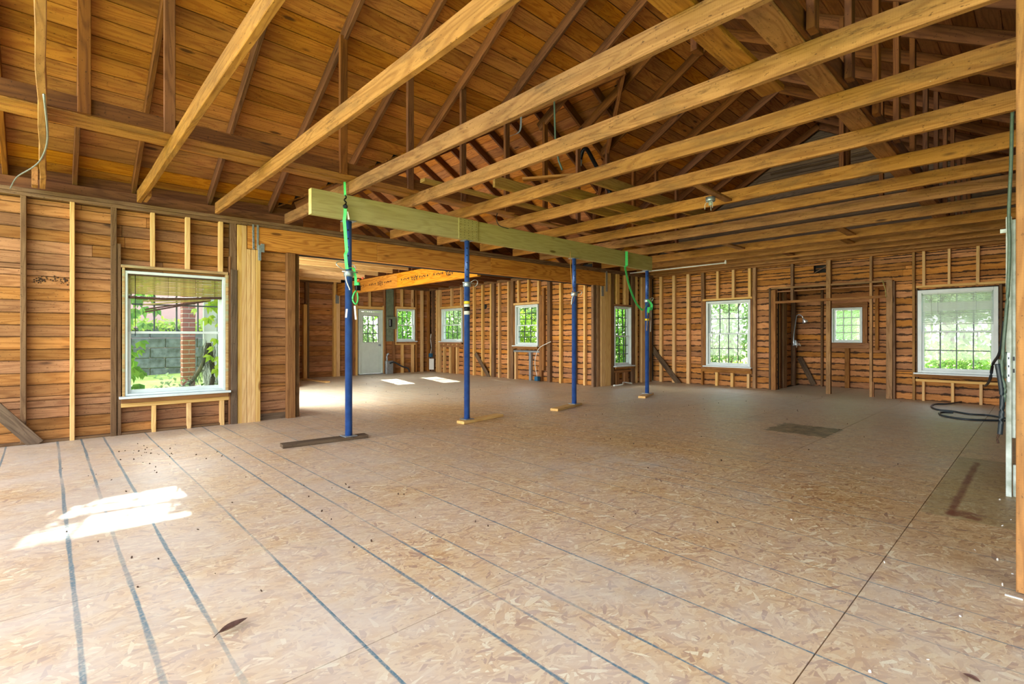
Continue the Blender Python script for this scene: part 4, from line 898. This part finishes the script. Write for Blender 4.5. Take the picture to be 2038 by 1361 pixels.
# shower fittings in the recess
YS = 4.02
sh = empty('shower', tuple(on_y(1583, 685, YS)), label='chrome shower head on a bare riser pipe in the wall recess', cat='shower')
bs = Vector(sh.location)
P_ = lambda x, y, Y=YS: on_y(x, y, Y) - bs
tube('riser_pipe', smooth_path([P_(1579, 690), P_(1580, 665), P_(1585, 632), P_(1586, 628)], 5), 0.012, M['galv'], sh, 8)
tube('shower_arm', smooth_path([P_(1586, 628), P_(1590, 626, YS - .05), P_(1596, 629, YS - .12), P_(1598, 633, YS - .14)], 5), 0.012, M['chrome'], sh, 8)
lathe('shower_head', [(0.0, -0.02), (0.018, -0.02), (0.03, 0.02), (0.06, 0.06), (0.06, 0.085), (0, 0.085)], M['chrome'], sh, 18, tuple(P_(1599, 635, YS - .15)), (0.4, -0.35, -0.8))
lathe('valve_plate', [(0.0, 0.0), (0.085, 0.0), (0.085, 0.012), (0.03, 0.03), (0.03, 0.07), (0, 0.07)], M['chrome'], sh, 22, (0, -0.02, 0), (0.2, -1, 0))
tube('lever', [(0.0, -0.09, 0), (0.05, -0.1, -0.05)], 0.01, M['chrome'], sh, 8); box('valve_body', -0.06, -0.01, -0.03, 0.03, -0.03, 0.1, M['galv'], sh, 0.006)

# electrical panel and conduit in the back room
XP = BF.x
ep = empty('electrical_panel', (XP(775), 14.55, 1.65), label='grey green electrical panel on a tall backing board right of the white door', cat='panel')
box('backing_board', XP(768, 0) - XP(775), XP(782, 0) - XP(775), -0.0, 0.04, -0.6, 1.1, M['grey_panel'], ep); box('cabinet', XP(767) - XP(775), XP(783.5) - XP(775), -0.10, -0.001, -0.2, 0.2, M['grey_panel'], ep, 0.006)
box('open_front', XP(769.5) - XP(775), XP(776) - XP(775), -0.104, -0.10, -0.13, 0.12, M['steel_dark'], ep); box('breaker_row', XP(770.5) - XP(775), XP(772.5) - XP(775), -0.108, -0.104, -0.1, 0.1, M['galv'], ep); box('door_flap', XP(777) - XP(775), XP(783) - XP(775), -0.108, -0.101, -0.17, 0.17, M['grey_panel'], ep)
bx_ = empty('meter_box', (XP(770), 14.5, 0), label='small galvanised box standing at the wall below the electrical panel', cat='box')
box('case', -0.1, 0.14, -0.06, 0.05, 0.0, 0.42, M['galv'], bx_, 0.006); tube('conduit', smooth_path([(-0.05, 0, 0.42), (-0.05, 0, 0.6), (0.0, -0.03, 0.66)], 4), 0.03, M['galv'], bx_, 8)
cd = tube('grey_cable', smooth_path([on_y(776, 723, 14.4), on_y(785, 721, 14.4), on_y(800, 729, 14.4), on_y(812, 733, 14.4), on_y(815, 740, 14.4)], 6), 0.025, M['cable_black'], None, 8); tag(cd, 'stiff dark cable bent along the bottom of the back room wall', 'cable')
# hanging outlet box near the corner, blue boxes
hp = BR.W(BR.x(861), -0.08, 0); hb2 = empty('outlet_box', (hp.x, hp.y, 0.5), label='blue outlet box with a white cover dangling in the back room corner', cat='outlet')
box('case', -0.05, 0.05, -0.05, 0.05, 0.0, 0.13, M['box_blue'], hb2, 0.006); beam('cover_plate', (0, -0.06, -0.05), (-0.02, -0.08, -0.42), 0.16, 0.01, M['white_cloth'], hb2, up=(0.5, 0.8, 0)); tube('cable', smooth_path([(0, 0, .13), (0.03, 0, .35), (0.0, 0, .6), (0.03, 0.02, .8)], 5), 0.01, M['white_cloth'], hb2, 6)
p_ = on_x(1071, 754, 9.62); ob = empty('outlet_box', (9.58, p_.y, 0.02), label='blue outlet box on a white cable at the foot of the right back room wall', cat='outlet')
box('case', -0.05, 0.05, -0.06, 0.06, 0.0, 0.12, M['box_blue'], ob, 0.006); tube('cable', smooth_path([(0, 0, .12), (0.0, 0.08, .5), (0.0, -0.05, .85), (0.0, -0.35, 1.0), (0.0, -0.5, 1.05)], 6), 0.008, M['white_cloth'], ob, 6)
cb_ = on_z(1222, 766); sc = tube('scrap_cable', smooth_path([cb_ + Vector((-0.3, -.2, .02)), cb_ + Vector((0, -.25, .03)), cb_ + Vector((.2, -.15, .06)), cb_ + Vector((.5, -.2, .02))], 6), 0.02, M['white_cloth'], None, 6); tag(sc, 'short white cable scrap on the floor below the narrow window', 'cable')

# cables by the near doorway
XC = 5.2
def ptsx(l, X_=XC): return smooth_path([on_x(x, y, X_) for x, y in l], 6)
c1 = tube('hanging_cable', ptsx([(2016, 205), (2014, 250), (2012, 330), (2008, 420), (2009, 490), (2007, 560), (2003, 620), (1997, 690), (1994, 745), (2000, 770), (1998, 800)]), 0.011, M['cable_green'], None, 8)
tag(c1, 'grey green cable hanging from the joists beside the white door jamb', 'cable')
c2 = tube('hanging_cable', ptsx([(1985, 724), (1988, 740), (1992, 765), (1995, 795), (1993, 830), (1991, 856), (1990, 864)]), 0.016, M['cable_black'], None, 8); tag(c2, 'thick dark cable end drooping below the doorway loop', 'cable')
c2b = tube('frayed_tip', smooth_path([on_x(1990, 862, XC), on_x(1985, 872, XC), on_x(1987, 882, XC)], 4), 0.008, M['debris'], c2, 6)
c3 = tube('doorway_cable_loop', ptsx([(2003, 700), (1996, 735), (2003, 752), (1999, 742), (1990, 715)], XC + 0.08), 0.012, M['cable_green'], None, 8); tag(c3, 'looped grey green cable bundle beside the worn strike plate', 'cable')
fl_ = lambda x, y: on_z(x, y, 0.014)
coil = [on_x(1999, 640, 6.6), on_x(1990, 700, 6.9), on_x(1976, 725, 7.3), on_x(1968, 760, 7.7), fl_(1955, 783) + Vector((0, 0, .12)), fl_(1930, 797) + Vector((0, 0, .03)), fl_(1890, 803), fl_(1862, 804), fl_(1854, 809), fl_(1866, 815), fl_(1895, 818), fl_(1930, 824), fl_(1965, 826), fl_(2000, 832)]
c4 = tube('floor_cable', smooth_path(coil, 8), 0.013, M['cable_black'], None, 8); tag(c4, 'long black cable running from the sill down and looping over the floor', 'cable')
c5 = tube('floor_cable', smooth_path([fl_(2000, 837), fl_(1960, 836), fl_(1920, 834), fl_(1885, 829), fl_(1870, 824), fl_(1874, 820), fl_(1897, 821)], 8), 0.014, M['cable_black'], None, 8); tag(c5, 'shorter black cable hooked back on itself on the floor near the hedge window', 'cable')
cw = tube('ceiling_wire', smooth_path([on_x(103, 170, -0.02 + .03), on_x(106, 250, 0.01), on_x(96, 285, .02), on_x(70, 310, .03), on_x(50, 345, .03), on_x(30, 372, .03)] if False else [Vector((-0.01, 4.6, 2.83)), Vector((0.01, 5.6, 2.83)), Vector((-0.03, 6.3, 2.84)), Vector((-0.1, 6.8, 2.86)), Vector((-0.22, 7.3, 2.86)), Vector((-0.28, 7.62, 2.80))], 6), 0.007, M['galv'], None, 6); tag(cw, 'thin grey wire drooping off the leftmost joist to the wall plate', 'wire')
# attic ducts and pipes
ad = empty('vent_pipe', (7.0, 5.0, 3.3), label='bent dark pipe hanging among the attic rafters over the back room', cat='pipe')
q = [on_x(x, y, 7.0) - Vector(ad.location) for x, y in ((1155, 318), (1160, 300), (1168, 297), (1180, 318), (1192, 340), (1203, 360), (1215, 385))]
tube('pipe', smooth_path(q, 5), 0.035, M['steel_dark'], ad, 10); tube('pipe_end', [q[0], q[0] + Vector((0, 0.02, -0.1))], 0.04, M['galv'], ad, 10)
hs = empty('dangling_strip', (5.0, 4.6, 3.5), label='grey metal strip dangling from a rafter in the attic', cat='strip')
strap('strip', smooth_path([on_x(x, y, 5.0) - Vector(hs.location) for x, y in ((1037, 228), (1036, 255), (1030, 265), (1012, 272), (1004, 281))], 5), 0.035, M['galv'], hs, (0, 1, 0.2))
hs2 = tube('hanging_rod', [on_x(x, y, 5.4) for x, y in ((1103, 195), (1104, 240), (1106, 290), (1112, 320), (1119, 338))], 0.014, M['cable_green'], None, 6); tag(hs2, 'thin grey green rod hanging between two attic rafters', 'rod')

# ------------------------------------------------------------------ blinds
# bamboo-like blind, half collapsed, in the big left window
wb = empty('window_blind', WL.W((w1[0] + w1[1]) / 2, 0.04, 1.96), WL.a, label='olive slatted blind, half collapsed with a few slats hanging askew', cat='blind')
hw = (w1[1] - w1[0]) / 2 - 0.045
for i in range(11): beam('slat', (-hw, 0, -0.01 - i * 0.021), (hw, 0, -0.012 - i * 0.021 + R.uniform(-.003, .003)), 0.024, 0.002, M['bamboo'], wb, up=(0, -0.8, 0.6), bev=0.0005)
beam('head_rail', (-hw, 0, 0.012), (hw, 0, 0.012), 0.03, 0.022, M['bamboo_dark'], wb)
tube('bundle', smooth_path([(-hw, -0.005, -0.27), (-0.2, -0.005, -0.275), (0.1, -0.005, -0.262), (0.35, -0.005, -0.243), (hw, -0.005, -0.236)], 6), 0.017, M['bamboo_dark'], wb, 8)
for k_, (za, zb, xa) in enumerate(((-0.315, -0.262, -0.36), (-0.36, -0.264, -0.36), (-0.415, -0.268, -0.33), (-0.45, -0.272, -0.34))): beam('fallen_slat', (xa, -0.01 - 0.004 * k_, za), (hw * 0.75, -0.01, zb), 0.024, 0.004, M['bamboo'] if k_ < 2 else M['bamboo_dark'], wb, up=(0, -0.7, 0.7), bev=0.001)
tube('cord', [(-hw + 0.065, -0.02, 0), (-hw + 0.065, -0.022, -0.75)], 0.004, M['steel_dark'], wb, 6)
for cx in (-0.1, 0.2, 0.42): tube('ladder_cord', [(cx, -0.014, 0), (cx, -0.014, -0.26)], 0.002, M['bamboo_dark'], wb, 5)
# white slatted blind in the hedge window
wb2 = empty('window_blind', WF.W((w7[0] + w7[1]) / 2, 0.03, 2.0), WF.a, label='white slatted blind lowered over the upper part of the hedge window', cat='blind')
hw = (w7[1] - w7[0]) / 2 - 0.07
box('head_rail', -hw, hw, -0.015, 0.015, -0.01, 0.02, M['blind_white'], wb2)
for i in range(24):
    zz = -0.025 - i * 0.022; beam('slat', (-hw, 0, zz), (hw, 0, zz), 0.024, 0.0015, M['blind_white'], wb2, up=(0, 0.6, 0.8) if not 6 < i < 14 else (0, 0.9, 0.55), bev=0.0004)
box('bottom_rail', -hw, hw, -0.012, 0.012, -0.575, -0.555, M['blind_white'], wb2)
for cx in (-0.26, 0.26): tube('ladder_cord', [(cx, -0.014, 0), (cx, -0.014, -0.55)], 0.003, M['white'], wb2, 5)
tube('wand', [(-0.35, -0.02, -0.02), (-0.35, -0.02, -0.7)], 0.004, M['blind_white'], wb2, 6)

# ------------------------------------------------------------------ litter on the floor
def leaf_shape(name, L, Wd, mat, parent=None, curl=0.25):
    bm = bmesh.new(); n = 8; rows = []
    for i in range(n + 1):
        t = i / n; w = Wd * math.sin(math.pi * min(1, t * 0.97 + 0.03)) ** 0.8 * (1 - 0.25 * t); x = L * (t - 0.5); z = curl * L * (t - 0.5) ** 2
        rows.append([bm.verts.new((x, -w / 2, z + w * 0.45)), bm.verts.new((x, 0, z)), bm.verts.new((x, w / 2, z + w * 0.45))])
    for a, b in zip(rows, rows[1:]):
        for j in range(2): bm.faces.new((a[j], b[j], b[j + 1], a[j + 1]))
    return mesh_obj(name, bm, mat, parent, True)
lf = empty('dry_leaf', (0.565, 2.28, 0.006), math.radians(20), label='curled dry brown leaf lying on the strand board floor', cat='leaf')
leaf_shape('blade', 0.125, 0.04, M['leaf_brown'], lf); tube('stalk', [(-0.062, 0, 0.012), (-0.085, 0.0, 0.002)], 0.0018, M['debris'], lf, 5)
lf2 = empty('dry_leaf', tuple(on_z(1933, 1350, 0.004)), math.radians(70), label='small dark dry leaf on the floor near the right edge', cat='leaf'); leaf_shape('blade', 0.05, 0.025, M['leaf_brown'], lf2)
def crumbs(name, label, cat, spots, mat, smin, smax):
    bm = bmesh.new()
    for (x, y) in spots:
        s_ = R.uniform(smin, smax); m = Matrix.Translation((x, y, s_ * 0.3)) @ Euler((R.uniform(0, 6), R.uniform(0, 6), R.uniform(0, 6))).to_matrix().to_4x4() @ Matrix.Diagonal((s_, s_ * R.uniform(.4, .9), s_ * R.uniform(.3, .6), 1))
        bmesh.ops.create_icosphere(bm, subdivisions=1, radius=0.6, matrix=m)
    o = mesh_obj(name, bm, mat); tag(o, label, cat, kind='stuff'); return o
sp_ = []
for (px, py, sx, sy, n) in ((320, 905, 60, 18, 40), (700, 1010, 200, 60, 16), (300, 1100, 250, 60, 10), (690, 752, 90, 6, 40), (880, 775, 120, 12, 50), (1350, 800, 250, 20, 40), (1700, 775, 60, 6, 40), (1200, 830, 300, 30, 24), (1050, 1040, 300, 60, 8), (1500, 900, 300, 40, 10), (100, 950, 80, 20, 6)):
    for _ in range(n):
        p = on_z(px + R.gauss(0, sx), py + abs(R.gauss(0, sy)) * R.choice((1, -.5)), 0)
        if 0 < p.x < 11.8 and 0.3 < p.y < 7.5 or (3.0 < p.x < 9.5 and 7.8 < p.y < 14): sp_.append((p.x, p.y))
crumbs('floor_crumbs', 'scattered dark wood crumbs on the strand board floor', 'debris', sp_, M['debris'], 0.006, 0.019)
wp_ = [tuple(on_z(x, y, 0))[:2] for x, y in ((1990, 995), (2012, 1035), (1995, 1047), (1940, 1095), (1995, 1165), (2015, 1143), (1911, 1227), (1731, 1338), (1012, 832), (1985, 1115), (1108, 855), (1575, 1035), (1847, 1314), (860, 1190), (1760, 1120))]
crumbs('plaster_crumbs', 'small white plaster crumbs on the floor by the doorway', 'debris', wp_, M['plaster'], 0.008, 0.016)
o = beam('wood_splinter', tuple(on_z(2000, 1183, 0.004)), tuple(on_z(2036, 1193, 0.004)), 0.012, 0.006, M['white_cloth'], bev=0.001); tag(o, 'pale wood splinter on the floor at the foot of the doorway post', 'splinter')
# loose nails and pale spots on the near wall: nest-like insect marks
o = crumbs('wasp_nest_spots', 'cluster of dark mud dauber spots on the left wall boards', 'nest', [], M['debris'], .01, .02)
bm = bmesh.new()
for cx, cz, n, sx in ((X0_, z0_, n_, s_) for X0_, z0_, n_, s_ in ((WL.hit(80, 556)[0], WL.hit(80, 556)[1], 30, 0.03), (WL.hit(106, 553)[0], WL.hit(106, 553)[1], 10, 0.03), (WL.hit(130, 557)[0], WL.hit(130, 557)[1], 20, 0.025))):
    for _ in range(n): bmesh.ops.create_icosphere(bm, subdivisions=1, radius=R.uniform(.005, .01), matrix=Matrix.Translation((cx + R.gauss(0, sx), 0.092, cz + R.gauss(0, .018))))
bm.transform(WL.e.matrix_basis if False else (Matrix.Translation(WL.o) @ Matrix.Rotation(WL.a, 4, 'Z'))); bm.to_mesh(o.data); bm.free()

# ------------------------------------------------------------------ outdoors
gr = empty('lawn', kind='structure'); bm = bmesh.new(); bmesh.ops.create_grid(bm, x_segments=60, y_segments=60, size=60)
for v in bm.verts:
    d_ = math.hypot(v.co.x - 6, v.co.y - 6); v.co.z = -0.45 + (0.25 * math.sin(v.co.x * .3) * math.cos(v.co.y * .23) if d_ > 14 else 0) + max(0, (d_ - 22)) * 0.03
mesh_obj('ground', bm, M['grass'], gr)
def leaf_bm(bm, p, nrm, up, L, Wd):
    """one folded leaf of four triangles"""
    t = up.normalized(); s_ = t.cross(nrm).normalized(); q = nrm.normalized()
    a = bm.verts.new(p); b = bm.verts.new(p + t * L * .5 + s_ * Wd / 2 + q * Wd * .15); c = bm.verts.new(p + t * L - q * L * .1); d = bm.verts.new(p + t * L * .5 - s_ * Wd / 2 + q * Wd * .15); m = bm.verts.new(p + t * L * .5)
    for f in ((a, b, m), (b, c, m), (c, d, m), (d, a, m)): bm.faces.new(f)
def rv(): 
    while True:
        v = Vector((R.uniform(-1, 1), R.uniform(-1, 1), R.uniform(-1, 1)))
        if 0.05 < v.length < 1: return v
def foliage(name, blobs, n, L, mat, parent):
    bm = bmesh.new(); tot = sum(b[1].x * b[1].y + b[1].z * b[1].x for b in blobs)
    for c, r in blobs:
        for _ in range(int(n * (r.x * r.y + r.z * r.x) / tot)):
            v = rv(); v = v * (0.55 + 0.45 * R.random()) / max(v.length, .3) ** 0.6
            p = c + Vector((v.x * r.x, v.y * r.y, v.z * r.z)); nn = (v + rv() * .8 + Vector((0, 0, .5)));  up = rv() + Vector((0, 0, -.2)) + v * .6
            if up.cross(nn).length < .01: continue
            leaf_bm(bm, p, nn, up, L * R.uniform(.6, 1.2), L * R.uniform(.4, .7))
    o = mesh_obj(name, bm, mat, parent); return o
def bush(loc, w, d, h, n, L, mat, label, group=None, name='shrub', cat='shrub'):
    e = empty(name, loc, label=label, cat=cat, group=group); bl = []
    k_ = max(3, int(w / 0.5))
    for i in range(k_): bl.append((Vector(((i + .5) / k_ * w - w / 2 + R.uniform(-.1, .1), R.uniform(-.15, .15) * d, h * R.uniform(.42, .56))), Vector((w / k_ * .85, d * .5, h * R.uniform(.42, .52)))))
    foliage('foliage', bl, n, L, mat, e)
    for i in range(k_): tube('stem', [(bl[i][0].x, 0, -.05), (bl[i][0].x + R.uniform(-.1, .1), bl[i][0].y, h * .5)], .02, M['bark'], e, 6)
    return e
def tree(loc, h, cr, n, L, mat, label, group='trees beyond the house', trunk_r=.16):
    e = empty('tree', loc, label=label, cat='tree', group=group); top = Vector((R.uniform(-.4, .4), R.uniform(-.4, .4), h * .62))
    tube('trunk', smooth_path([(0, 0, -.2), (R.uniform(-.1, .1), .05, h * .3), top], 5), trunk_r, M['bark'], e, 10, None)
    bl = []
    for i in range(7):
        a = i * 2.4; rr = cr * (.25 + .4 * R.random()); c = Vector((math.cos(a) * rr, math.sin(a) * rr, h * R.uniform(.45, .9))); bl.append((c, Vector((cr * .5, cr * .5, cr * .42))))
        tube('branch', smooth_path([(0, 0, h * .35), (c.x * .5, c.y * .5, h * .5), c], 4), trunk_r * .35, M['bark'], e, 6)
    foliage('crown', bl, n, L, mat, e); return e
# beyond the far wall: hedge and trees
rz90 = (0, 0, math.pi / 2)
bush((14.75, 0.75, -0.45), 2.3, 0.9, 1.65, 3600, 0.10, M['leaf'], 'bright green hedge shrub filling the lower half of the wide far window').rotation_euler = rz90
bush((15.0, -1.8, -0.45), 1.8, 0.9, 1.7, 1300, 0.11, M['leaf_yellow'], 'yellow green shrub at the right end of the hedge').rotation_euler = rz90
bush((13.3, 6.9, -0.45), 1.5, 0.8, 1.35, 1500, 0.12, M['leaf_dark'], 'dark leafy shrub low in the tall sixteen light window').rotation_euler = rz90
bush((15.2, 5.6, -0.45), 1.6, 0.9, 1.0, 1200, 0.1, M['leaf_yellow'], 'low yellow green plants right of the dark shrub').rotation_euler = rz90
for x, y, cr, m, w in ((20.5, 2.0, 2.3, 'leaf_pale', 'wide window over the hedge'), (21.0, 9.0, 2.3, 'leaf_pale', 'tall sixteen light window'), (19.5, 14.0, 2.1, 'leaf', 'narrow window beside the post pack'), (17.2, 18.3, 1.9, 'leaf_pale', 'window near the cross beam in the back room side wall'),
                       (17.6, 23.6, 1.9, 'leaf_pale', 'dark framed back room window'), (13.4, 22.6, 1.8, 'leaf', 'small window right of the white door'), (9.8, 24.2, 1.8, 'leaf_pale', 'nine lights of the white door')):
    tree((x, y, -.45), R.uniform(5.8, 7.0), cr, 4200, .27, M[m], 'leafy tree seen through the ' + w, trunk_r=.13)
for x, y, wd, h, m, w in ((18.0, 1.8, 5.0, 4.0, 'leaf_pale', 'behind the bright green hedge'), (18.0, 8.6, 5.0, 4.0, 'leaf_pale', 'behind the dark shrub of the tall window'), (15.9, 11.9, 3.0, 3.4, 'leaf', 'outside the narrow window past the brick pier'), (13.6, 15.0, 3.2, 3.2, 'leaf_yellow', 'outside the back room side window'),
                      (15.4, 21.3, 3.8, 3.6, 'leaf_pale', 'outside the dark framed window')):
    bush((x, y, -.45), wd, 1.5, h, 4600, .19, M[m], 'tall loose bush ' + w, 'bushes round the house').rotation_euler = rz90
for x, y, m, w in ((12.3, 19.4, 'leaf', 'outside the small window by the white door'), (9.0, 19.9, 'leaf_pale', 'outside the white door')):
    bush((x, y, -.45), 2.8, 1.4, 3.4, 3200, .19, M[m], 'tall loose bush ' + w, 'bushes round the house')
# courtyard outside the big left window
bw = empty('brick_house', (1.5, 27, -.45), label='pink brick house wall beyond the courtyard', cat='building')
bm = bmesh.new(); 
M['pink_brick'] = plain('pale_pink_brick', srgb(214, 160, 158), 0.9, var=0.08, scale=30)
box('wall', -3.5, 6.5, 0, 3.0, 0, 4.4, M['pink_brick'], bw, 0); 
jm = bmesh.new()
for i in range(58): box_bm(-3.5, 6.5, -.006, .0, i * .075, i * .075 + .012, 0, jm)
tag(mesh_obj('mortar_joint', jm, M['mortar'], bw), kind='stuff')
beam('roof', (-3.9, 1.5, 4.65), (6.9, 1.5, 4.65), 4.0, .5, M['stone_dark'], bw)
gw = empty('garden_wall', (3.6, 24.0, -.45), label='low stained dark garden wall with ivy along its top', cat='wall')
for j in range(5):
    for i in range(9):
        x0 = -5.0 + i * 1.1 + (j % 2) * .5; box('stone', x0 + .008, x0 + 1.09, R.uniform(0, .05), .4, j * .4 + .006, j * .4 + .394, M['stone_dark'], gw, .03)
foliage('ivy', [(Vector((-4.4 + i * 1.1, .1, 2.12)), Vector((.75, .4, .26))) for i in range(9)], 2200, .2, M['leaf_yellow'], gw)
# brick pier, and an unseen beam and slab added to shade the lower sash
pr = empty('brick_pier', (1.93, 10.9, -.45), label='red brick pier standing in the courtyard outside the big window', cat='pillar')
box('core', -.095, .095, -.095, .095, 0, 2.75, M['mortar'], pr, 0)
for j in range(33):
    z0 = j * .083 + .01; off = (j % 2) * .5
    for f in range(2):
        if j % 2: box('brick', -.10, .10, -.104 if f == 0 else .004, -.004 if f == 0 else .104, z0, z0 + .068, M['red_brick'], pr, .004)
        else: box('brick', -.104 if f == 0 else .004, -.004 if f == 0 else .104, -.10, .10, z0, z0 + .068, M['red_brick'], pr, .004)
pb_ = empty('added_shade_beam', (1.2, 10.9, 2.32), label='added white shading beam, out of view, resting on the red brick pier', cat='beam')
box('beam_face', -2.3, 1.4, -.12, .12, 0, .6, M['white'], pb_, .01); box('added_shade_roof', -2.4, 1.6, -.3, 2.2, .6, .68, M['stone_dark'], pb_, .01)
wp2 = empty('porch_panel', (2.25, 10.95, -.45), label='white panelled porch post right of the brick pier', cat='post')
box('panel', -.06, .16, -.05, .05, 0, 2.77, M['white'], wp2); box('post', .17, .26, -.08, .05, 0, 2.77, M['white_worn'], wp2); box('rail', -.06, .16, -.055, -.05, 1.9, 2.0, M['white_worn'], wp2)
# vines with large separate leaves on both sides of the window
def vine(label, base, pts, mat, n, spread, seed):
    r_ = random.Random(seed); e = empty('climbing_vine', base, label=label, cat='vine'); P0 = smooth_path(pts, 8)
    tube('stem', P0, .012, M['bark'], e, 6)
    protos = []
    for k_ in range(3):
        bm = bmesh.new(); L = .16
        for lobe in (-1, 0, 1):
            a = lobe * .75; up = Vector((math.sin(a), 0, -math.cos(a))); leaf_bm(bm, Vector((0, 0, 0)), Vector((.1 * lobe, -1, .2)), up, L * (1 - .2 * abs(lobe)), .075)
        me = bpy.data.meshes.new('leaf'); bm.to_mesh(me); bm.free(); me.materials.append(mat); protos.append(me)
    for i in range(n):
        p = P0[r_.randrange(len(P0))] + Vector((r_.gauss(0, spread[0]), r_.gauss(0, spread[1]), r_.gauss(0, spread[2])))
        o = bpy.data.objects.new('leaf', protos[i % 3]); link(o, e); o.location = p; o.rotation_euler = (r_.uniform(-.7, .4), r_.uniform(-.6, .6), r_.uniform(-.9, .9)); s_ = r_.uniform(.6, 1.15); o.scale = (s_, s_, s_)
    return e
vine('green climbing vine with large leaves at the left side of the big window', (0.72, 8.25, -.45), [(0, 0, 0), (.08, 0, .8), (-.02, 0, 1.5), (.1, 0, 2.2), (0, 0, 2.6)], M['leaf'], 110, (.13, .12, .12), 3)
vine('sunlit yellow green vine at the right side of the big window', (1.93, 8.3, -.45), [(0, 0, 0), (-.05, 0, .8), (.04, 0, 1.5), (-.06, 0, 2.2), (0, 0, 2.7)], M['leaf_yellow'], 120, (.12, .12, .12), 5)
# grey moss draped over a bent limb
ms = empty('mossy_limb', (1.3, 8.9, -.45), label='curved dead limb draped with grey moss outside the big window', cat='branch')
lp = smooth_path([(.55, 0, 1.55), (.48, 0, 1.25), (.3, 0, .95), (.0, 0, .78), (-.35, 0, .82), (-.6, 0, 1.0), (-.75, 0, 1.1)], 8); tube('limb', lp, .03, M['bark'], ms, 8)
lp2 = smooth_path([(.55, 0, 1.55), (.62, .05, 1.0), (.5, 0, .5), (.6, 0, 0)], 6); tube('limb', lp2, .035, M['bark'], ms, 8)
bm = bmesh.new()
for i in range(900):
    p = R.choice(lp + lp2) + Vector((R.gauss(0, .05), R.gauss(0, .05), R.gauss(0, .03))); L = R.uniform(.08, .35); w = .006; d_ = Vector((R.gauss(0, .05), R.gauss(0, .05), -L))
    a, b, c = bm.verts.new(p), bm.verts.new(p + Vector((w, w, 0))), bm.verts.new(p + d_); bm.faces.new((a, b, c))
tag(mesh_obj('moss', bm, M['moss'], ms), kind='stuff')
bush((0.95, 8.75, -.45), 1.3, .7, 1.15, 900, .09, M['leaf_pale'], 'low pale green weeds below the big left window')
bush((2.1, 9.1, -.45), .9, .6, 1.0, 500, .1, M['leaf'], 'green weeds at the foot of the yellow green vine')
bush((-0.8, 13.9, -.45), 1.6, .8, 2.2, 900, .13, M['leaf'], 'tall green shrub at the left end of the garden wall')
# things outside the narrow window: brick chimney edge
ch = empty('brick_pier', (11.64, 7.66, -.45), label='dark red brick pier close outside the narrow window', cat='pillar')
box('core', -.15, .25, -.1, .12, 0, 3.1, M['mortar'], ch, 0)
for j in range(37):
    z0 = j * .083 + .005
    box('brick', -.17, -.02, -.11, .13, z0, z0 + .068, M['red_brick'], ch, .004); box('brick', -.01, .26, -.12, .13, z0, z0 + .068, M['red_brick'], ch, .004)
tree((13.2, 16.9, -.45), 8.6, 2.7, 7000, .28, M['leaf'], 'tall green tree added beyond the back room corner to block the sun', trunk_r=.13)  # added on the sun path to keep sunlight off the narrow window
# no part of the scene may hide its own label: parts never carry one unless they differ
